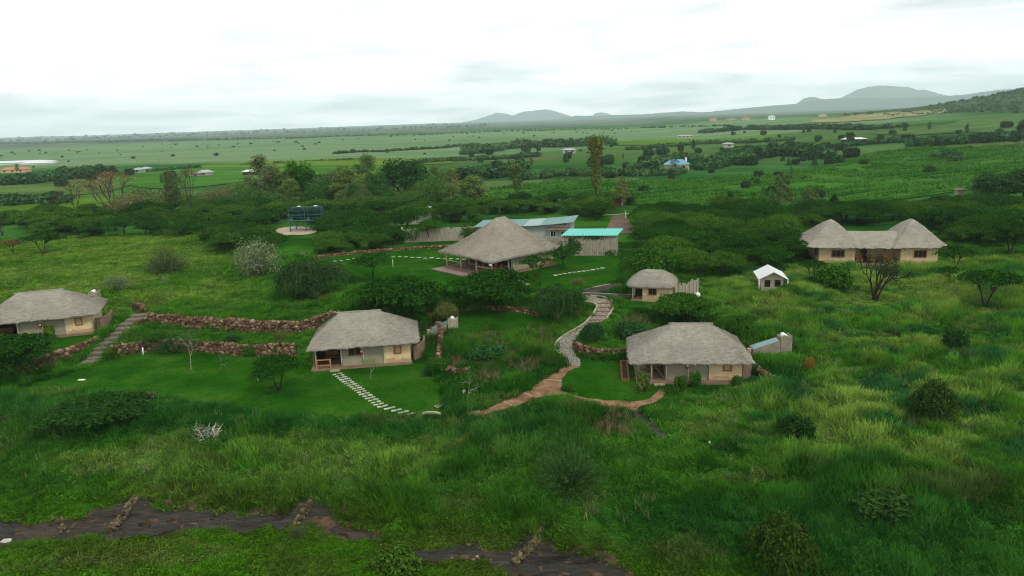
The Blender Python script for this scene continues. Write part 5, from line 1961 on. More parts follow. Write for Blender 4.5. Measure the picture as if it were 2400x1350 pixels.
def mk_bare(seed, H=7, R=3, kind='bare', leafy=900, stems=3, bark='bark', leaf=.09):
    """An open tree of visible branches with few leaves."""
    rng = np.random.default_rng(seed)
    m = MB()
    tips = []

    def grow(p, d, l, r, k):
        q = p + d * l
        mid = (p + q) / 2 + rng.normal(size=3) * l * .06
        m.tube([p, mid, q], [r, r * .85, r * .68], 5 if k > 1 else 4, False)
        tips.append(q)
        if k == 0:
            return
        for _ in range(2 + (rng.random() < .45)):
            dd = d + rng.normal(size=3) * .46 + np.array([0, 0, .10])
            dd /= np.linalg.norm(dd)
            grow(q, dd, l * (.66 + .16 * rng.random()), r * .62, k - 1)
    for s in range(stems):
        a = 6.28 * s / stems + rng.random()
        d = np.array([math.cos(a) * .32, math.sin(a) * .32, 1.0])
        grow(np.array([math.cos(a) * .08, math.sin(a) * .08, -.1]), d / np.linalg.norm(d), H * .30, H * (.026 if kind == 'vase' else .020), 4)
    T = np.array(tips)
    k = H / T[:, 2].max()
    m.v = [(x * R / max(1e-3, np.abs(T[:, :2]).max()), y * R / max(1e-3, np.abs(T[:, :2]).max()), z * k) for x, y, z in m.v]
    T = T * [R / np.abs(T[:, :2]).max()] * np.array([1, 1, 0]) + T * np.array([0, 0, k])
    T = T[T[:, 2] > H * .45]
    C = T[rng.integers(0, len(T), leafy)] + rng.normal(size=(leafy, 3)) * [.28, .28, .16]
    reg(kind, m.mesh('trunk', bark), leafmesh('crown', C, rng.normal(size=(leafy, 3)) + [0, 0, .7], leaf * (.7 + .6 * rng.random(leafy)), rng=rng), H, R)


for s in range(7):
    mk_acacia(100 + s, 3.7 + .25 * (s % 3), 3.3 + .3 * (s % 4), 17 + s % 5, .0, 360, 'acacia', .8)
for s in range(3):
    mk_acacia(120 + s, 2.6, 2.6, 7, .3, 200, 'small_acacia', .3)
for s in range(3):
    mk_acacia(130 + s, 3.0, 3.4, 26, .0, 330, 'low_acacia', 1.5)
for s in range(4):
    mk_bush(200 + s, 2.2, 2.0, 9)
for s in range(2):
    mk_bush(210 + s, 2.0, 1.9, 9, 420, 'fine_bush', .075, .35, .6)
for s in range(2):
    mk_bush(220 + s, 1.6, .8, 7, 260, 'garden_shrub', .085)
for s in range(3):
    mk_bush(230 + s, 2.0, 1.7, 7, 190, 'far_bush', .22)
for s in range(2):
    mk_weeping(300 + s)
mk_weeping(305, 2.2, 2.2, 700, 'spiky', .035, 9, 6000)
mk_wiry(310, w=.024, leafy=1500)
mk_wiry(311, 2.6, 2.2, 520, 'thin_shrub', .018, 500)
mk_wiry(312, 1.6, 1.2, 85, 'dead_bush', .017, 0)
for s in range(4):
    mk_tall(400 + s, 10 + s, 2.4 + .3 * s)
mk_tall(410, 17, 2.5, 26, 200, 'gum', .26, 'bark', .24, .22, True)
mk_tall(411, 10, 2.3, 15, 170, 'gum', .36, 'bark', .2, .1, True)
for s in range(4):
    mk_broad(500 + s, 9 + s % 2, 4.2 + .4 * s)
for s in range(3):
    mk_cone(600 + s, 6, 1.5 + .25 * s, 3600)
mk_cone(610, 7, 1.4, 2400, 'open_cone', .32, .6)
mk_bare(700, 8, 4.0, 'bare', 1500, 4)
mk_bare(701, 6.5, 2.6, 'bare', 500, 2)
mk_bare(702, 5.2, 2.6, 'vase', 420, 4, 'dark_bark', .07)
mk_bare(703, 5.5, 1.2, 'sapling', 500, 1, 'pale_bark', .07)
mk_bare(704, 2.2, 1.0, 'sapling', 330, 1, 'pale_bark', .06)

_cnt = {}
# climber on the plank wall of the shed
_M = Matrix.Translation((8.7, 119.6, 2.6)) @ Matrix.Rotation(R_(-12), 4, 'Z')
_r = np.random.default_rng(5)
_c = np.concatenate([np.stack([a + _r.normal(size=n_) * sx, -.10 + .06 * _r.random(n_), b + _r.normal(size=n_) * sz], 1) for a, b, sx, sz, n_ in ((1.6, 2.3, .45, .45, 260), (2.5, 1.6, .35, .4, 180), (1.2, 1.0, .3, .5, 140), (5.0, 3.1, 1.2, .16, 200), (7.9, .4, .5, .3, 160))])
_v = leafmesh('climber', _c, _r.normal(size=(len(_c), 3)) * .4 + [0, -1, .3], .10 + .06 * _r.random(len(_c)), rng=_r)
_o = mobj('climber', _v, label='dark creeper growing up the plank wall of the turquoise-roofed shed', cat='climber') if False else mobj('climber', _v)
props(_o, 'dark creeper growing up the plank wall of the turquoise-roofed shed', 'creeper')
_o.matrix_world = _M
_o.color = (.03, .09, .015, 1)
NAMES = {'acacia': 'acacia_tree', 'small_acacia': 'acacia_tree', 'low_acacia': 'acacia_bush', 'bush': 'bush', 'fine_bush': 'bush', 'garden_shrub': 'garden_shrub', 'far_bush': 'bush', 'weeping': 'weeping_shrub', 'spiky': 'spiky_shrub', 'wiry': 'wiry_shrub',
         'thin_shrub': 'thin_shrub', 'dead_bush': 'dead_bush', 'tall': 'tall_tree', 'gum': 'gum_tree', 'broad': 'broad_tree', 'cone': 'conical_tree', 'open_cone': 'conical_tree', 'bare': 'bare_tree', 'vase': 'bare_tree', 'sapling': 'sapling'}
CAT = {'acacia_tree': 'tree', 'acacia_bush': 'bush', 'bush': 'bush', 'garden_shrub': 'shrub', 'weeping_shrub': 'shrub', 'spiky_shrub': 'shrub', 'wiry_shrub': 'shrub', 'thin_shrub': 'shrub', 'dead_bush': 'bush', 'tall_tree': 'tree', 'gum_tree': 'tree',
       'broad_tree': 'tree', 'conical_tree': 'tree', 'bare_tree': 'tree', 'sapling': 'sapling'}


def plant(kind, p, h, w=None, col=(.05, .1, .02), label=None, group=None, var=None, rot=None, whole=True, trunkmat=None):
    """A plant H metres tall and W metres wide on the ground at P: trunk and crown under one Empty."""
    L = PLANTS[kind]
    k = _cnt.get(kind, 0)
    _cnt[kind] = k + 1
    tm, cm, H, R = L[(k if var is None else var) % len(L)]
    s = h / H
    sw = (w / (2 * R)) if w else s
    nm = NAMES[kind]
    rz = RNG.random() * 6.28 if rot is None else rot
    if whole:
        t = thing(nm, label, CAT[nm], p, rz, group)
        t.scale = (sw, sw, s)
        a = bpy.data.objects.new('trunk', tm)
        b = bpy.data.objects.new('crown', cm)
        link(a, t)
        link(b, t)
    else:
        b = t = bpy.data.objects.new(nm, cm)
        b.location = p
        b.rotation_euler = (0, 0, rz)
        b.scale = (sw, sw, s)
        link(b)
        props(b, label, CAT[nm], group)
    b.color = tuple(float(c) * (1.5 if kind in ('tall', 'broad', 'fine_bush', 'gum', 'open_cone') and max(col) < .2 else 1) for c in col) + (1,)
    return t


def plant_px(kind, px, py, hp, wp, col, label, group=None, **kw):
    p = at(px, py)
    k = (p - Vector((0, 0, CAM_Z))).length / F_PX
    return plant(kind, p, hp * k, wp * k if wp else None, col, label, group, **kw)


DK, MG, YG, GG, OL, BR, BG = (.016, .068, .0065), (.032, .108, .010), (.10, .19, .016), (.105, .14, .072), (.115, .15, .040), (.25, .13, .07), (.028, .098, .026)
for row in (
    # beside the cottages and on the lawns
    ('bush', 962, 566, 40, 60, MG, 'bush covering the left end of the plank fence'),
    ('acacia', 1008, 566, 52, 64, MG, 'acacia in front of the plank fence left of the lodge'),
    ('bush', 1098, 560, 44, 66, MG, 'bush between the plank fence and the lodge roof'),
    ('acacia', 655, 916, 78, 118, DK, 'dark flat-topped acacia standing on the round lawn left of the middle cottage'),
    ('sapling', 447, 868, 82, 70, BG, 'leaning sapling on the lawn under the lower terrace wall'),
    ('sapling', 517, 866, 34, 34, BG, 'small sapling on the round lawn right of the leaning one'),
    ('sapling', 868, 888, 44, 52, YG, 'yellow green sapling with a pale stem in front of the middle cottage'),
    ('sapling', 1096, 950, 84, 84, MG, 'forked pale-stemmed sapling beside the right end of the round lawn'),
    ('thin_shrub', 1000, 882, 32, 36, BG, 'thin bluish shrub on the lawn by the right corner of the middle cottage'),
    ('garden_shrub', 585, 836, 28, 30, MG, 'round green shrub in front of the lower terrace wall'),
    ('garden_shrub', 650, 828, 24, 22, MG, 'smaller green shrub before the lower terrace wall, right of the round one'),
    ('garden_shrub', 118, 793, 30, 24, YG, 'yellow green shrub before the canvas front of the picture-edge cottage'),
    ('garden_shrub', 57, 806, 24, 26, DK, 'dark shrub at the veranda corner of the picture-edge cottage'),
    ('garden_shrub', 1508, 918, 55, 40, (.085, .125, .03), 'tall olive shrub at the veranda corner of the right-hand cottage'),
    ('garden_shrub', 1597, 912, 36, 34, MG, 'green shrub before the canvas front of the right-hand cottage, left of a pair'),
    ('garden_shrub', 1630, 910, 42, 34, MG, 'green shrub before the canvas front of the right-hand cottage, right of a pair'),
    ('garden_shrub', 1727, 905, 26, 28, MG, 'low green shrub below the planked end of the right-hand cottage'),
    ('garden_shrub', 1333, 918, 24, 36, MG, 'leafy green shrub where the small lawn meets the dirt path'),
    ('low_acacia', 45, 868, 66, 130, DK, 'dark bush mass on the slope left of the big-stoned wall'),
    ('thin_shrub', 545, 800, 26, 60, BG, 'bluish scrub on the terrace between the two stone walls'),
    ('bush', 765, 762, 22, 50, MG, 'low bush overgrowing the upper terrace wall beside the middle cottage roof'),
    ('thin_shrub', 660, 792, 22, 54, OL, 'olive scrub on the terrace near the middle cottage'),
    ('bush', 365, 800, 22, 60, MG, 'low bush at the left end of the terrace'),
    ('thin_shrub', 410, 818, 46, 110, BG, 'bluish scrub spilling over the lower terrace wall'),
    # bushes below the lodge
    ('low_acacia', 935, 744, 92, 200, DK, 'wide dark acacia bush right behind the middle cottage roof'),
    ('low_acacia', 1150, 724, 88, 196, DK, 'dark dense acacia bush below the lodge front'),
    ('weeping', 1305, 746, 78, 150, (.030, .085, .018), 'drooping green shrub beside the top of the gravel path'),
    ('weeping', 740, 700, 88, 190, (.034, .080, .024), 'big drooping shrub with bare green stems on the slope left of the lodge lawn'),
    ('fine_bush', 605, 648, 92, 118, GG, 'grey green round bush standing out in front of the acacia belt'),
    ('fine_bush', 277, 683, 42, 62, (.085, .135, .060), 'soft grey green bush behind the picture-edge solar heater'),
    ('thin_shrub', 393, 640, 72, 105, (.075, .11, .045), 'thin grey shrub alone on the left hillside'),
    ('small_acacia', 876, 655, 58, 100, DK, 'dark small acacia at the left of the lodge lawn'),
    ('small_acacia', 102, 596, 42, 82, DK, 'dwarf flat acacia with a leaning trunk on the left hillside'),
    ('small_acacia', 32, 596, 28, 44, (.12, .08, .04), 'brownish dwarf acacia at the left edge of the hillside'),
    ('small_acacia', 1258, 654, 52, 92, DK, 'acacia bush in front of the lodge side wall'),
    ('small_acacia', 1322, 632, 52, 86, DK, 'acacia between the lodge roof corner and the turquoise shed'),
    ('thin_shrub', 1352, 668, 22, 46, OL, 'sparse low shrub on the lodge lawn'),
    ('bush', 1530, 650, 72, 120, MG, 'dense bush behind the small domed hut'),
    ('bush', 1475, 640, 46, 60, MG, 'bush left of the small domed hut at the lawn edge'),
    ('low_acacia', 1597, 752, 60, 130, MG, 'dense green bush below the small domed hut'),
    ('weeping', 1722, 805, 66, 112, MG, 'drooping bush behind the roof of the right-hand cottage'),
    ('spiky', 1388, 802, 46, 70, BG, 'spiky shrub leaning over the bend of the gravel path'),
    ('bush', 1480, 790, 44, 86, BG, 'dark bush at the left of the right-hand cottage roof'),
    ('spiky', 1050, 752, 44, 72, OL, 'wispy shrub behind the middle plank solar heater'),
    ('bush', 1140, 842, 40, 110, BG, 'dark bush in the middle of the rough slope between two cottages'),
    ('bush', 1030, 868, 34, 70, MG, 'round bush at the top of the rock wall by the middle cottage'),
    # right slope
    ('vase', 2052, 708, 108, 130, (.065, .075, .035), 'bare vase-shaped tree with dark stems in front of the twin-roofed house'),
    ('small_acacia', 2310, 722, 72, 118, DK, 'flat acacia with two trunks on the right slope'),
    ('small_acacia', 2222, 672, 40, 44, DK, 'small acacia right of the twin-roofed house corner'),
    ('sapling', 2234, 706, 36, 26, OL, 'thin sapling between the small acacia and the two-trunked one'),
    ('small_acacia', 2238, 636, 52, 74, DK, 'acacia against the right end wall of the twin-roofed house'),
    ('acacia', 2365, 600, 76, 90, DK, 'taller acacia at the right edge beyond the rubble heap'),
    ('bush', 1955, 678, 62, 96, MG, 'round green bush below the left block of the twin-roofed house'),
    ('small_acacia', 1902, 662, 48, 60, DK, 'small acacia between the tent and the round bush'),
    ('bush', 1846, 694, 28, 62, MG, 'low bush covering the right corner of the tent'),
    ('bush', 2236, 822, 58, 56, (.022, .075, .014), 'round-headed little tree alone on the right slope'),
    ('spiky', 2192, 996, 88, 108, (.036, .080, .014), 'dark spiky bush alone in the right-hand grass'),
    ('spiky', 1838, 1345, 118, 176, (.036, .078, .010), 'large spiky bush at the lower edge of the picture'),
    ('bush', 1862, 1030, 58, 100, (.016, .050, .010), 'dark bush in the hollow right of the white marker peg'),
    ('spiky', 1895, 868, 28, 34, (.22, .16, .03), 'yellow flowering tuft on the right slope'),
    ('thin_shrub', 2290, 830, 40, 60, YG, 'yellow green sparse shrub on the right slope'),
    # foreground
    ('wiry', 1336, 1142, 112, 190, (.045, .115, .028), 'wiry open shrub in the tall grass below the path fork'),
    ('low_acacia', 225, 990, 46, 190, (.020, .070, .011), 'dark spreading bush on the slope below the round lawn'),
    ('dead_bush', 487, 1040, 66, 84, (.55, .54, .50), 'bleached dead bush in the tall grass below the lawn'),
    ('thin_shrub', 455, 1045, 50, 100, (.035, .075, .028), 'dark scrub around the bleached dead bush'),
    ('bush', 935, 1345, 70, 130, (.045, .105, .012), 'leafy bush on the near bank right of the stream bed'),
    ('bush', 1418, 1225, 36, 40, (.035, .13, .02), 'bright green leafy plant in the grass above the rock slab'),
    ('thin_shrub', 700, 1258, 34, 60, (.08, .11, .045), 'greyish scrub on the near stream bank'),
    ('bush', 2060, 1200, 52, 150, (.028, .075, .014), 'dark green thicket on the lower right slope'),
    # row of trees behind the belt
    ('bare', 265, 510, 92, 120, BR, 'brown-leaved open tree standing tall at the left behind the belt'),
    ('bare', 180, 502, 62, 66, (.13, .08, .04), 'slim dark-stemmed brown tree left of the big brown one', ),
    ('tall', 408, 498, 84, 48, (.055, .080, .028), 'tall dark-headed tree right of the brown trees'),
    ('bare', 448, 492, 90, 52, (.10, .095, .05), 'pale-stemmed nearly bare tree right of the brown trees'),
    ('fine_bush', 350, 502, 62, 130, (.075, .115, .035), 'pale green loose tree behind the belt at the left'),
    ('fine_bush', 300, 512, 58, 96, (.10, .105, .045), 'brownish green scrub tree below the big brown tree'),
    ('fine_bush', 500, 492, 52, 90, (.09, .10, .045), 'olive thicket between the bare tree and the grey trees'),
    ('fine_bush', 555, 488, 54, 80, (.095, .115, .045), 'second olive thicket left of the grey trees'),
    ('tall', 618, 492, 98, 74, (.075, .10, .040), 'broad grey green gum standing left of the water tanks'),
    ('tall', 655, 486, 76, 46, (.085, .12, .030), 'yellowish slim tree just behind the water tanks'),
    ('broad', 708, 482, 86, 84, DK, 'dark leafy tree behind the water tanks'),
    ('tall', 682, 484, 68, 40, (.09, .135, .025), 'light yellow green young tree before the dark leafy one'),
    ('broad', 770, 482, 66, 90, (.050, .080, .028), 'medium tree right of the water tanks'),
    ('tall', 812, 478, 70, 60, (.060, .09, .032), 'grey green tree right of the medium tree in the row'),
    ('tall', 868, 476, 90, 66, (.045, .085, .026), 'tall dark grey tree left of the biggest dark tree'),
    ('broad', 952, 478, 92, 126, (.014, .048, .010), 'biggest dark dome tree in the row behind the lodge'),
    ('tall', 1020, 474, 70, 58, (.075, .105, .034), 'olive tree right of the biggest dark dome tree'),
    ('tall', 1062, 474, 64, 56, (.10, .125, .028), 'yellowish tree near the right end of the row'),
    ('broad', 1105, 478, 56, 66, (.055, .085, .030), 'rounded tree at the right end of the row'),
    ('tall', 742, 486, 44, 56, (.045, .080, .028), 'shorter tree between the dark leafy and medium trees'),
    ('fine_bush', 840, 492, 40, 80, (.055, .075, .035), 'brown green thicket below the row of trees'),
    ('fine_bush', 995, 492, 34, 30, (.13, .14, .04), 'yellowish little tree below the biggest dark tree'),
    ('gum', 1398, 474, 146, 52, (.075, .095, .022), 'very tall lone gum with a bare lower trunk in the crop field', None, 0),
    ('gum', 1213, 474, 88, 50, (.060, .095, .028), 'tall slim open tree at the left end of the crop field', None, 1),
    ('open_cone', 1458, 482, 64, 40, (.085, .105, .030), 'olive conical tree beside the brown shelter'),
    ('bush', 1478, 480, 26, 24, DK, 'dark bush right of the brown shelter'),
    ('open_cone', 1830, 505, 94, 52, (.052, .088, .024), 'tall conical tree with a white trunk behind the right-hand belt'),
    ('open_cone', 1895, 502, 62, 46, (.060, .095, .028), 'smaller conical tree with a white trunk beside the taller one'),
    ('cone', 1953, 506, 46, 50, (.020, .042, .012), 'dark bushy conifer left above the twin-roofed house'),
    ('cone', 1710, 490, 40, 34, (.016, .045, .012), 'dark narrow conifer at the lower edge of the crop field'),
    ('cone', 228, 523, 34, 22, (.03, .06, .022), 'dark pointed young conifer in the left belt'),
    ('broad', 2330, 470, 56, 106, (.020, .055, .014), 'big dark tree clump at the right edge of the crop field'),
    ('broad', 2400, 468, 60, 110, (.018, .050, .012), 'dark tree cut by the right edge beside the big clump'),
    ('bush', 2178, 406, 18, 24, DK, 'small dark tree alone in the right-hand crop field'),
    ('tall', 2393, 345, 50, 34, (.022, .050, .020), 'dark slim tree at the right edge under the hill'),
    ('bush', 2024, 386, 12, 22, DK, 'small round bush among the crop rows'),
    ('vase', 6, 553, 44, 34, (.09, .12, .06), 'pale bare-stemmed shrub at the left picture edge'),
):
    kw = {}
    if 600 < row[1] < 1130 and 470 <= row[2] <= 494:
        row = row[:3] + (row[3] * 1.18, row[4] * 1.1) + row[5:]
    if len(row) > 8:
        kw['var'] = row[8]
    plant_px(*row[:7], **kw)

# ---------------------------------------------------------------- more trees of the row and the acacia belt
LAND = [('the water tanks', -45.5, 160), ('the plank fence', -11, 129), ('the low grey outbuilding roof', -34, 172), ('the service building', 3, 138), ('the turquoise shed', 14, 121), ('the domed hut', 18, 89), ('the white-roofed tent', 33.5, 92),
        ("the twin-roofed house's left roof", 49, 110), ("the twin-roofed house's right roof", 60, 107.5), ('the white rail fence', 28, 168), ('the brown shelter', 29, 190), ('the lone gum', 24, 200), ('the grey green round bush', -43, 122), ('the brown-leaved open tree', -122, 216),
        ('the dark pointed young conifer', -116, 200), ('the bare earth patch', -44, 152), ('the white-trunked tall conical tree', 62, 165), ('the dark bushy conifer', 74, 163), ('the dark narrow conifer', 55, 185), ('the big dark clump', 130, 192),
        ('the pale-stemmed bare tree', -100, 218), ('the biggest dark dome tree', -33, 236), ('the hillside grey shrub', -60, 124), ('the tan stone pile', 44, 118), ('the taller right-edge acacia', 74, 112), ('the thin lone post', -18, 140)]
ORD = ['nearest', 'second nearest', 'third nearest', 'fourth nearest', 'fifth nearest', 'sixth nearest', 'seventh nearest', 'eighth nearest', 'ninth nearest', 'tenth nearest', 'eleventh nearest', 'twelfth nearest', 'thirteenth nearest', 'fourteenth nearest', 'fifteenth nearest',
       'sixteenth nearest', 'seventeenth nearest', 'eighteenth nearest', 'nineteenth nearest', 'twentieth nearest']
DENSE = 'acacias of the belt around the camp'


def place_names(pts, word):
    """A label for each point: which side of the closest landmark it stands on, and how near in the order."""
    bins = {}
    for i, (x, y) in enumerate(pts):
        n, lx, ly = min(LAND, key=lambda L: (L[1] - x) ** 2 + (L[2] - y) ** 2)
        dx, dy = x - lx, y - ly
        side = ('behind' if dy > 0 else 'in front of') if abs(dy) > abs(dx) else ('right of' if dx > 0 else 'left of')
        bins.setdefault((side, n), []).append((math.hypot(dx, dy), i))
    out = [None] * len(pts)
    for (side, n), L in bins.items():
        for k, (_, i) in enumerate(sorted(L)):
            out[i] = '%s %s %s' % (word + (', ' + ORD[min(k, 19)] if len(L) > 1 else ''), side, n)
    return out


def fill(polys, gap, count, seed, shape=None):
    rng = np.random.default_rng(seed)
    got = []
    for poly, share in polys:
        W = [(p.x, p.y) for p in (at(a, b) for a, b in poly)]
        xs, ys = [q[0] for q in W], [q[1] for q in W]
        n = 0
        for _ in range(count * 60):
            if n >= share:
                break
            x, y = rng.uniform(min(xs), max(xs)), rng.uniform(min(ys), max(ys))
            if not inside(W, np.array([x]), np.array([y]))[0]:
                continue
            if any((a - x) ** 2 + (b - y) ** 2 < gap ** 2 for a, b in got):
                continue
            if any(inside(k, np.array([x]), np.array([y]))[0] for k in KEEP_OUT + TREE_OUT):
                continue
            got.append((x, y))
            n += 1
    return got


pr = np.random.default_rng(31)
RT = []
for k in range(46):
    a = 300 + 830 * (k + pr.random()) / 46
    RT.append(at(a, 478 + 16 * pr.random() if k % 3 else 492 + 8 * pr.random()))
_belt, LAND = LAND, [('the brown-leaved open tree', -122, 216), ('the pale-stemmed bare tree', -105, 228), ('the water tanks', -45.5, 160), ('the biggest dark dome tree', -33, 236), ('the broad grey green gum', -78, 225), ('the dark leafy tree behind the tanks', -65, 230), ('the olive tree in the row', -24, 236)]
for k, (p, lab) in enumerate(zip(RT, place_names([(p.x, p.y) for p in RT], 'loose-crowned row tree'))):
    h = (3.6 + 5.4 * pr.random()) * (1.25 if p.x > -85 else .75)
    c = ((.058, .112, .026), (.040, .100, .020), (.080, .130, .028), (.024, .080, .014))[int(pr.random() * 4)]
    plant('tall' if pr.random() < .45 else 'broad' if pr.random() < .5 else 'fine_bush', p, h, h * (.75 + .4 * pr.random()), c, lab, 'trees of the row behind the belt')
LAND = _belt
BELT = [
    ([(20, 562), (10, 525), (120, 508), (330, 500), (560, 492), (660, 500), (662, 548), (560, 560), (440, 556), (340, 556), (180, 560)], 66),
    ([(480, 600), (470, 562), (560, 556), (650, 560), (655, 600), (560, 612)], 8),
    ([(668, 500), (760, 492), (1130, 486), (1130, 522), (1020, 528), (940, 552), (925, 572), (840, 580), (760, 590), (750, 560), (752, 530), (668, 515)], 52),
    ([(700, 575), (830, 566), (930, 575), (900, 590), (800, 596), (700, 604)], 7),
    ([(1130, 486), (1425, 486), (1420, 520), (1350, 512), (1330, 500), (1140, 505)], 20),
    ([(1500, 502), (1700, 502), (1850, 510), (1845, 560), (1870, 600), (1850, 640), (1800, 622), (1700, 640), (1640, 660), (1560, 612), (1500, 570)], 74),
    ([(1870, 515), (2100, 505), (2400, 495), (2400, 560), (2330, 590), (2240, 570), (2150, 520), (2000, 530), (1960, 520), (1900, 540)], 52),
]
pts = fill(BELT, 3.7, 90, 3)
for (x, y), lab in zip(pts, place_names(pts, 'flat-topped acacia')):
    h = 2.8 + 2.0 * RNG.random()
    g = float(fbm(x, y, 14, 2, 88))
    c = np.array(DK) * (1 - ss(.4, .65, g)) + np.array((.046, .120, .012)) * ss(.42, .68, g)
    plant('acacia', (x, y, hz(x, y) - .3), h, h * (1.35 + .65 * RNG.random()), c * (.85 + .4 * RNG.random()), lab, DENSE)
# undergrowth between them
pts = fill([(p, int(n * .8)) for p, n in BELT] + [([(690, 690), (620, 690), (600, 640), (680, 620), (800, 640)], 9), ([(1600, 700), (1660, 640), (1780, 620), (1760, 690)], 10), ([(850, 700), (1000, 700), (1050, 720), (950, 740)], 4)], 3.0, 90, 4)
pts = pts[:150]
for (x, y), lab in zip(pts, place_names(pts, 'low round bush')):
    h = 1.5 + 1.1 * RNG.random()
    plant('bush', (x, y, hz(x, y) - .1), h, h * (1.4 + .7 * RNG.random()), np.array(MG) * (.6 + .7 * RNG.random()), lab, 'undergrowth bushes of the belt')
# scattered trees over the far fields
SC = []
rs = np.random.default_rng(21)
for px0, px1, py0, py1, n in ((1120, 1600, 372, 418, 26), (1620, 2000, 352, 392, 26), (1480, 1980, 385, 470, 20), (1700, 2400, 300, 340, 30), (1100, 1600, 335, 372, 16), (0, 420, 405, 440, 12), (1180, 1330, 340, 352, 5)):
    for _ in range(n):
        q = at(rs.uniform(px0, px1), rs.uniform(py0, py1))
        SC.append((q.x, q.y))
FAR = [('the blue-roofed farmhouse', 72, 308), ('the long white barn', 190, 400), ('the lone gum', 24, 200), ('the white shed on the far fields', 115, 390), ('the hedge-side farm cluster', 25, 340), ('the dark hut at the crop corner', 125, 195), ('the white shed row', 120, 700), ('the white greenhouses', -480, 720), ('the tall slim open tree', 2, 205),
       ('the white house in the wood', 5, 420), ('the brown shelter', 29, 190), ('the small round bush in the crop rows', 125, 260)]
LAND, _keep = FAR, LAND
for i, ((x, y), lab) in enumerate(zip(SC, place_names(SC, 'small distant tree'))):
    d = math.hypot(x, y)
    if 0.05 * y - 3 < x < 0.2 * y and d < 330 and rs.random() < .5:
        h = 1.6 + 1.2 * rs.random()
    else:
        h = (2.2 + 3.2 * rs.random()) * (.55 if d < 300 else 1)
    kind = 'far_bush' if rs.random() < .75 else 'cone' if rs.random() < .4 else 'tall'
    plant(kind, (x, y, hz(x, y) - .1), h * (1.6 if kind == 'tall' else 1), h * (1.1 + .8 * rs.random()) if kind == 'far_bush' else None, np.array((.026, .062, .020)) * (.7 + .7 * rs.random()), lab, 'scattered trees on the far fields', whole=False)


# ---------------------------------------------------------------- growth nobody could count: instanced on points
def stuff(name, label, P, rot, scl, idx, tint, srcs, kind='stuff'):
    P = np.asarray(P, np.float32)
    n = len(P)
    me = bpy.data.meshes.new(name)
    me.vertices.add(n)
    me.vertices.foreach_set('co', P.ravel())
    for k, typ, arr in (('rotv', 'FLOAT_VECTOR', rot), ('sclv', 'FLOAT_VECTOR', scl), ('pick', 'INT', idx), ('tint', 'FLOAT_COLOR', np.concatenate([tint, np.ones((n, 1))], 1))):
        a = me.attributes.new(k, typ, 'POINT')
        a.data.foreach_set({'FLOAT_VECTOR': 'vector', 'INT': 'value', 'FLOAT_COLOR': 'color'}[typ], np.ascontiguousarray(arr, np.int32 if typ == 'INT' else np.float32).ravel())
    o = mobj(name, me, label=label, kind=kind)
    c = bpy.data.collections.new(name + '_kinds')
    for i, s in enumerate(srcs):
        q = bpy.data.objects.new('%s_kind_%02d' % (name, i), s)
        c.objects.link(q)
    g = bpy.data.node_groups.new(name, 'GeometryNodeTree')
    g.interface.new_socket('Geometry', in_out='INPUT', socket_type='NodeSocketGeometry')
    g.interface.new_socket('Geometry', in_out='OUTPUT', socket_type='NodeSocketGeometry')
    N, K = g.nodes, g.links
    gi, go = N.new('NodeGroupInput'), N.new('NodeGroupOutput')
    ip = N.new('GeometryNodeInstanceOnPoints')
    ci = N.new('GeometryNodeCollectionInfo')
    ci.inputs['Collection'].default_value = c
    ci.inputs['Separate Children'].default_value = True
    ci.inputs['Reset Children'].default_value = True
    ip.inputs['Pick Instance'].default_value = True

    def at_(nm, typ):
        a = N.new('GeometryNodeInputNamedAttribute')
        a.data_type = typ
        a.inputs['Name'].default_value = nm
        return a.outputs['Attribute']
    K.new(gi.outputs[0], ip.inputs['Points'])
    K.new(ci.outputs[0], ip.inputs['Instance'])
    K.new(at_('pick', 'INT'), ip.inputs['Instance Index'])
    K.new(at_('rotv', 'FLOAT_VECTOR'), ip.inputs['Rotation'])
    K.new(at_('sclv', 'FLOAT_VECTOR'), ip.inputs['Scale'])
    K.new(ip.outputs[0], go.inputs[0])
    md = o.modifiers.new('scatter', 'NODES')
    md.node_group = g
    return o


def blade_tuft(seed, n, h, spread, w, curl=.35, pale=False):
    rng = np.random.default_rng(seed)
    a, q = rng.random(n) * 6.283, np.sqrt(rng.random(n)) * spread
    b = np.stack([q * np.cos(a), q * np.sin(a), np.zeros(n) - .05], 1)
    g = rng.random(n) * 6.283
    H = h * (.55 + .5 * rng.random(n))
    ln = curl * H * (.3 + rng.random(n))
    t = np.array([0, .5, 1.0])
    P = b[:, None] + np.stack([np.cos(g)[:, None] * ln[:, None] * t ** 1.8, np.sin(g)[:, None] * ln[:, None] * t ** 1.8, H[:, None] * (t - .12 * t ** 3)], -1)
    d = np.stack([-np.sin(g + rng.normal(size=n)), np.cos(g + rng.normal(size=n)), 0 * g], 1)[:, None] * (w * np.array([.7, 1, .25]))[None, :, None]
    V = np.stack([P - d, P + d], 2).reshape(-1, 3)
    i = (np.arange(n)[:, None] * 3 + np.arange(2)[None]) * 2
    F = np.stack([i, i + 1, i + 3, i + 2], -1).reshape(-1, 4)
    lv = np.repeat(rng.random(n), 2)
    if pale:
        lv[1::2] = .9 + .1 * rng.random(n)
    return npmesh('grass_tuft', V, F, 'tuft', {'lv': ('FACE', 'FLOAT', lv.astype(np.float32))})


def herb_tuft(seed, n, h, r, leaf):
    rng = np.random.default_rng(seed)
    P, N = blob((0, 0, h * .35), (r, r, h * .6), n, rng, .7, .9)
    P[:, 2] = np.maximum(P[:, 2], 0)
    return leafmesh('herb_tuft', P, N, leaf * (.6 + .8 * rng.random(n)), .5, 'tuft', rng)


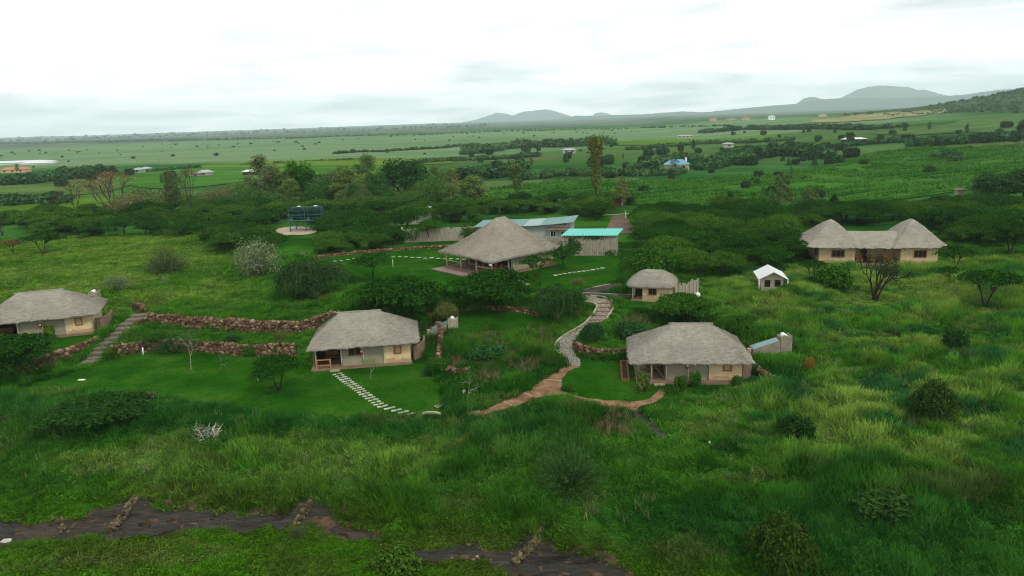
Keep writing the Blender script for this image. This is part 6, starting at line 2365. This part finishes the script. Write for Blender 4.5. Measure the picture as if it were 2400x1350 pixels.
LOW = [[(p.x, p.y) for p in (at(a, b) for a, b in poly)] for poly in ([(60, 890), (235, 850), (235, 815), (60, 880)], [(340, 835), (720, 842), (720, 815), (340, 812)], [(330, 800), (720, 800), (720, 770), (330, 765)], [(1040, 900), (1080, 900), (1050, 870), (1020, 880)], [(1735, 850), (1850, 838), (1850, 800), (1740, 815)])]
TUFTS = [blade_tuft(1, 50, 1.05, .46, .024), blade_tuft(2, 54, .9, .54, .024, .6), blade_tuft(3, 40, 1.2, .40, .020, .28, True), herb_tuft(4, 70, .5, .5, .09), herb_tuft(5, 90, .38, .6, .075), blade_tuft(6, 46, .6, .6, .030, .8)]
GN = 185000
gx = RNG.uniform(-118, 82, GN)
gy = 35 + (165 - 35) * RNG.random(GN) ** 1.35
qx, qy = pix(np.stack([gx, gy, terrain(gx, gy)], 1))
ok = ((gy < 128) | (gx < -46)) & (qx > -260) & (qx < 2660) & (qy < 1560)
for poly in KEEP_OUT:
    xs, ys = [p[0] for p in poly], [p[1] for p in poly]
    c = ok & (gx > min(xs)) & (gx < max(xs)) & (gy > min(ys)) & (gy < max(ys))
    ii = np.nonzero(c)[0]
    ok[ii[inside(poly, gx[ii], gy[ii])]] = False
d = gy - np.interp(gx, RIV_X, RIV_Y)
left = (gx + .4 * (gy - 95) < -36) & (gy > 92)
near = d < 2.2
clump = fbm(gx, gy, 2.2, 2, 15)
wave = fbm(gx, gy * 1.3, 8, 3, 16)
hgt = .50 + .60 * ss(.35, .65, wave)
hgt = np.where(left, .30 + .18 * clump, hgt)
hgt = np.where(near, .26 + .22 * clump, hgt)
hgt = np.where((d > 2.2) & (d < 6), hgt * (.6 + .1 * (d - 2.2)), hgt)
hgt = np.where(gy > 104, np.minimum(hgt, .55), hgt)
hgt *= .55 + .95 * ss(.32, .68, clump)
for poly in KEEP_OUT + LOW:
    xs, ys = [p[0] for p in poly], [p[1] for p in poly]
    for off, f in ((.6, .45), (1.4, .7), (2.2, .8)):
        ii = np.nonzero((gx > min(xs)) & (gx < max(xs)) & (gy + off > min(ys)) & (gy + off < max(ys)))[0]
        hgt[ii[inside(poly, gx[ii], gy[ii] + off)]] *= f
r = RNG.random(GN)
herb = np.where(left | near, .80, .10 + .25 * (fbm(gx, gy, 5, 2, 19) > .56))
idx = np.where(r < herb, np.where(RNG.random(GN) < .5, 3, 4), np.where(r < herb + .1, 5, np.where(RNG.random(GN) < np.where(gx > 14, .5, .25), 2, np.where(RNG.random(GN) < .5, 0, 1))))
keep = ok & (RNG.random(GN) < np.where(gy > 100, .7, 1.0)) & ~((clump < .34) & (RNG.random(GN) < .5))
gx, gy, hgt, idx, clump = gx[keep], gy[keep], hgt[keep], idx[keep], clump[keep]
n = len(gx)
tint = cover(gx, gy) * (.80 + .75 * RNG.random((n, 1))) * (1 + .5 * (fbm(gx, gy, 1.5, 2, 23)[:, None] - .5))
tint = tint * np.stack([1 + .25 * (RNG.random(n) - .4), np.ones(n), 1 + .3 * (RNG.random(n) - .5)], 1)
sz = np.where(idx >= 3, 1.1 * hgt + .35, hgt)
stuff('tall_grass', 'tall green grass and herbs covering the slopes round the cottages', np.stack([gx, gy, terrain(gx, gy)], 1), np.stack([(RNG.random(n) - .5) * .3, (RNG.random(n) - .5) * .3, RNG.random(n) * 6.283], 1),
      np.stack([.75 + .35 * sz, .75 + .35 * sz, sz], 1), idx, tint, TUFTS)

# withered flower stalks on the rough slope and below the path
P = []
for poly, m in (([(1010, 800), (1110, 770), (1280, 770), (1300, 800), (1260, 870), (1130, 910), (1060, 880)], 520), ([(1340, 955), (1470, 965), (1490, 1030), (1380, 1030), (1330, 990)], 150), ([(1440, 760), (1500, 740), (1530, 760), (1480, 790)], 60)):
    W = [(p.x, p.y) for p in (at(a, b) for a, b in poly)]
    xs, ys = [q[0] for q in W], [q[1] for q in W]
    x, y = RNG.uniform(min(xs), max(xs), m * 3), RNG.uniform(min(ys), max(ys), m * 3)
    k = inside(W, x, y) & (fbm(x, y, 3, 2, 5) > .42)
    P.append(np.stack([x[k], y[k]], 1)[:m])
P = np.concatenate(P)
n = len(P)
stuff('withered_stalks', 'withered tan flower stalks on the rough slope between the cottages', np.concatenate([P, terrain(P[:, 0], P[:, 1])[:, None]], 1), np.stack([RNG.normal(size=n) * .12, RNG.normal(size=n) * .12, RNG.random(n) * 6.28], 1),
      np.stack([.8 + 0 * P[:, 0], .8 + 0 * P[:, 0], .75 + .5 * RNG.random(n)], 1), np.zeros(n), np.array([(.19, .15, .085)]) * (.5 + .9 * RNG.random((n, 1))), [blade_tuft(9, 9, 1.0, .34, .024, .35)])

P = []
for m, x0, x1, y0, y1 in ((1500, 14, 62, 46, 96), (700, -60, 14, 44, 62), (500, -85, -30, 94, 130)):
    x, y = RNG.uniform(x0, x1, m), RNG.uniform(y0, y1, m)
    k = fbm(x, y, 6, 3, 57) > .52
    for poly in KEEP_OUT:
        k &= ~inside(poly, x, y)
    P.append(np.stack([x[k], y[k]], 1))
P = np.concatenate(P)
P = P[(P[:, 1] - np.interp(P[:, 0], RIV_X, RIV_Y)) > 5]
n = len(P)
stuff('seed_heads', 'pale seed heads standing above the tall grass', np.concatenate([P, terrain(P[:, 0], P[:, 1])[:, None]], 1), np.stack([RNG.normal(size=n) * .12, RNG.normal(size=n) * .12, RNG.random(n) * 6.28], 1),
      np.stack([.9 + 0 * P[:, 0], .9 + 0 * P[:, 0], .8 + .5 * RNG.random(n)], 1), np.zeros(n), np.array([(.23, .26, .12)]) * (.6 + .7 * RNG.random((n, 1))), [blade_tuft(10, 12, 1.05, .40, .014, .3)])
# the mown grass itself
P = []
for o in [o for o in COL.objects if o.name.startswith('lawn')]:
    V = np.array([v.co for v in o.data.vertices])
    T = np.array([p_.vertices for p_ in o.data.polygons])
    A, B, C = V[T[:, 0]], V[T[:, 1]], V[T[:, 2]]
    ar = np.linalg.norm(np.cross(B - A, C - A), axis=1) / 2
    m = int(min(9000, ar.sum() * 6))
    k = RNG.choice(len(T), m, p=ar / ar.sum())
    u, v = RNG.random((2, m, 1))
    f = (u + v) > 1
    u, v = np.where(f, 1 - u, u), np.where(f, 1 - v, v)
    P.append(A[k] + (B - A)[k] * u + (C - A)[k] * v)
P = np.concatenate(P)
n = len(P)
g1_, g2_ = fbm(P[:, 0], P[:, 1], 5, 3, 81), fbm(P[:, 0], P[:, 1], 1.4, 2, 83)
tc = lerp3((.008, .052, .003), (.030, .105, .008), ss(.36, .62, .5 * g1_ + .5 * g2_))
tc = lerp3(tc, np.broadcast_to((.10, .125, .030), tc.shape), .6 * ss(.62, .72, g1_))
stuff('lawn_grass', 'short mown grass of the lawns', P, np.stack([0 * g1_, 0 * g1_, RNG.random(n) * 6.28], 1), np.stack([.9 + .4 * RNG.random(n)] * 2 + [.5 + 1.1 * g2_], 1), np.zeros(n), tc * (.75 + .5 * RNG.random((n, 1))), [blade_tuft(11, 30, .10, .34, .016, .6)])

# crop plants in rows
rows = []
ux, uy = math.cos(R_(24)), math.sin(R_(24))
for k in range(-120, 220):
    s = np.arange(-60, 420, 1.05)
    o = k * 1.55
    s = s + RNG.normal(size=len(s)) * .25
    bend = 6 * np.sin(s / 70 + o / 90)
    x = 20 + ux * s - uy * (o + bend)
    y = 215 + uy * s + ux * (o + bend)
    c = inside(CROP, x, y) & ((o % 7.75) > 1.6)
    rows.append(np.stack([x[c], y[c]], 1))
P = np.concatenate(rows)
qx, qy = pix(np.concatenate([P, terrain(P[:, 0], P[:, 1])[:, None]], 1))
P = P[(qx > -100) & (qx < 2500) & (fbm(P[:, 0], P[:, 1], 18, 3, 44) > .33)]
n = len(P)
tc = lerp3((.026, .115, .010), (.055, .165, .018), ss(.38, .62, fbm(P[:, 0], P[:, 1] * 2, 16, 3, 45)))
stuff('crop_plants', 'rows of leafy green crop plants on the field behind the belt', np.concatenate([P, terrain(P[:, 0], P[:, 1])[:, None] + .1], 1), np.stack([0 * P[:, 0], 0 * P[:, 0], RNG.random(n) * 6.28], 1),
      np.stack([1.0 + .3 * RNG.random(n)] * 2 + [.9 + .9 * RNG.random(n)], 1), np.zeros(n), tc * (.8 + .4 * RNG.random((n, 1))), [herb_tuft(8, 22, .75, .52, .24)])

# hedges and woods in the distance
FB = [leafmesh('wood_clump', *(lambda q: q)(blob((0, 0, .5), (.75, .75, .55), 90, np.random.default_rng(900 + k), .5, .5)), .22, .6, 'tuft', np.random.default_rng(k)) for k in range(3)]


def treeline(label, pxs, hp, n, col, depth=1.0, name='hedgerow'):
    W = [at(a, b) for a, b in pxs]
    acc = np.cumsum([0] + [(b - a).length for a, b in zip(W, W[1:])])
    s = RNG.random(n) * acc[-1]
    x = np.interp(s, acc, [p.x for p in W])
    y = np.interp(s, acc, [p.y for p in W])
    dist = np.hypot(x, y)
    h = hp * dist / F_PX * (.45 + .75 * RNG.random(n)) * (.6 + .8 * fbm(s / acc[-1] * 40, s * 0, 1.0, 2, 3))
    x = x + RNG.normal(size=n) * h * .5
    y = y + RNG.normal(size=n) * h * depth
    stuff(name, label, np.stack([x, y, terrain(x, y)], 1), np.stack([0 * x, 0 * x, RNG.random(n) * 6.28], 1), np.stack([h * (.7 + .6 * RNG.random(n))] * 2 + [h], 1), RNG.integers(0, 3, n), np.array([col]) * (.6 + .8 * RNG.random((n, 1))), FB)


TD, TL = (.036, .100, .030), (.055, .125, .038)
for lab, pxs, hp, n, c, dp in (
    ('dark hedge of trees along the field edge at the far left', [(5, 435), (60, 432), (120, 424), (230, 410)], 17, 260, TD, .5),
    ('dark bushes along the near edge of the left field', [(-10, 482), (60, 480), (110, 474), (150, 478)], 18, 140, TD, .6),
    ('thin dark hedge running to the right at the far left', [(235, 414), (330, 405), (465, 394)], 6, 150, TD, .3),
    ('low hedge below the pale plain', [(780, 361), (900, 356), (1000, 350), (1100, 342)], 6, 200, TD, .6),
    ('broad dark wood below the umbrella tree', [(1090, 362), (1160, 352), (1220, 346), (1330, 344), (1420, 338)], 15, 420, TL, 2.0),
    ('scrubby hedge in front of the broad wood', [(960, 386), (1030, 380), (1100, 376), (1200, 372), (1260, 366)], 9, 240, TL, 1.0),
    ('dark hedge left of the lone gum', [(1048, 424), (1100, 420), (1150, 416), (1200, 408)], 24, 260, TD, .35),
    ('scrub along the far side of the crop field', [(1210, 422), (1300, 412), (1400, 408), (1500, 412), (1600, 408)], 13, 330, TL, 1.2),
    ('hedge line running past the blue-roofed farmhouse', [(1480, 398), (1530, 388), (1580, 376), (1640, 378)], 14, 200, TL, .8),
    ('dark wood right of the blue-roofed farmhouse', [(1640, 398), (1690, 388), (1740, 372), (1830, 362), (1900, 366), (1930, 372)], 20, 420, TD, 1.2),
    ('row of trees along the middle of the far right fields', [(1480, 352), (1560, 345), (1640, 338), (1740, 336), (1850, 330)], 8, 240, TL, .8),
    ('long dark hedge across the right-hand fields', [(1880, 352), (1960, 346), (2060, 336), (2200, 330), (2300, 324), (2420, 318)], 9, 340, TD, .7),
    ('belt of trees under the dark hill', [(1640, 312), (1760, 304), (1900, 302), (2000, 305), (2100, 300)], 9, 420, TD, 2.0),
    ('dark hedge climbing to the right under the dark hill', [(2140, 344), (2240, 338), (2330, 332), (2420, 326)], 14, 260, TD, .6),
    ('short hedge of bushes beside the crop corner', [(2215, 362), (2228, 372), (2240, 382)], 12, 50, TD, .5),
    ('scrub beyond the middle hedge of the plain', [(560, 388), (700, 381), (790, 377), (880, 372)], 5, 110, TL, 1.2),
    ('tree-dotted scrub at the far edge of the pale plain', [(0, 338), (300, 332), (600, 326), (900, 318), (1200, 308), (1500, 300), (1700, 296)], 3.6, 800, (.06, .11, .05), 3.0),
):
    treeline(lab, pxs, hp, n, c, dp)
# scrub on the near right hill, the skyline and dots on the plain
x = RNG.uniform(420, 1250, 2600)
y = RNG.uniform(620, 1320, 2600)
k = (((x - 1000) / 225) ** 2 + ((y - 1060) / 420) ** 2 < 3.6) & (fbm(x, y, 90, 3, 8) > .40)
x, y = x[k], y[k]
h = 1.5 + 2.6 * RNG.random(len(x)) ** 2
stuff('hill_scrub', 'dark scrub growing over the near hill at the right edge', np.stack([x, y, terrain(x, y)], 1), np.stack([0 * x, 0 * x, RNG.random(len(x)) * 6.28], 1), np.stack([h * 1.2, h * 1.2, h], 1), RNG.integers(0, 3, len(x)), np.array([(.04, .085, .028)]) * (.7 + .7 * RNG.random((len(x), 1))), FB)
x = RNG.uniform(-900, 250, 900)
y = RNG.uniform(330, 1500, 900)
k = (np.abs(x) < y * .75) & (x < .22 * y) & (RNG.random(900) < .16)
x, y = x[k], y[k]
h = 1.0 + 1.8 * RNG.random(len(x)) ** 2
stuff('plain_bushes', 'small dark bushes dotted over the wide pale plain', np.stack([x, y, terrain(x, y)], 1), np.stack([0 * x, 0 * x, RNG.random(len(x)) * 6.28], 1), np.stack([h * 1.4, h * 1.4, h], 1), RNG.integers(0, 3, len(x)), np.array([(.022, .050, .022)]) * (.7 + .7 * RNG.random((len(x), 1))), FB)
px = RNG.uniform(-60, 1150, 420)
P = []
for a in px:
    q = at(a, float(np.interp(a, [0, 1200], [327, 288])) + RNG.uniform(-1, 7))
    P.append(q)
P = np.array(P)
h = (1.6 + 3.0 * RNG.random(len(P)) ** 2) * np.hypot(P[:, 0], P[:, 1]) / F_PX
stuff('skyline_trees', 'tiny trees along the distant skyline at the left', P, np.stack([0 * h, 0 * h, RNG.random(len(P)) * 6.28], 1), np.stack([h * 1.3, h * 1.3, h], 1), RNG.integers(0, 3, len(P)), np.array([(.03, .06, .03)]) * (.7 + .7 * RNG.random((len(P), 1))), FB)

# ---------------------------------------------------------------- haze
hm = bpy.data.materials.new('haze')
hm.use_nodes = True
hm.node_tree.nodes.clear()
ho = hm.node_tree.nodes.new('ShaderNodeOutputMaterial')
hv = hm.node_tree.nodes.new('ShaderNodeVolumePrincipled')
hv.inputs['Color'].default_value = (.76, .94, .96, 1)
hv.inputs['Density'].default_value = 1.1e-4
hv.inputs['Anisotropy'].default_value = .0
hm.node_tree.links.new(hv.outputs[0], ho.inputs['Volume'])
MATS['haze'] = hm
box('haze', 'haze', None, -13500, 13500, -2700, 14000, -9, 460, kind='stuff', label='pale haze lying over the plain and the hills')
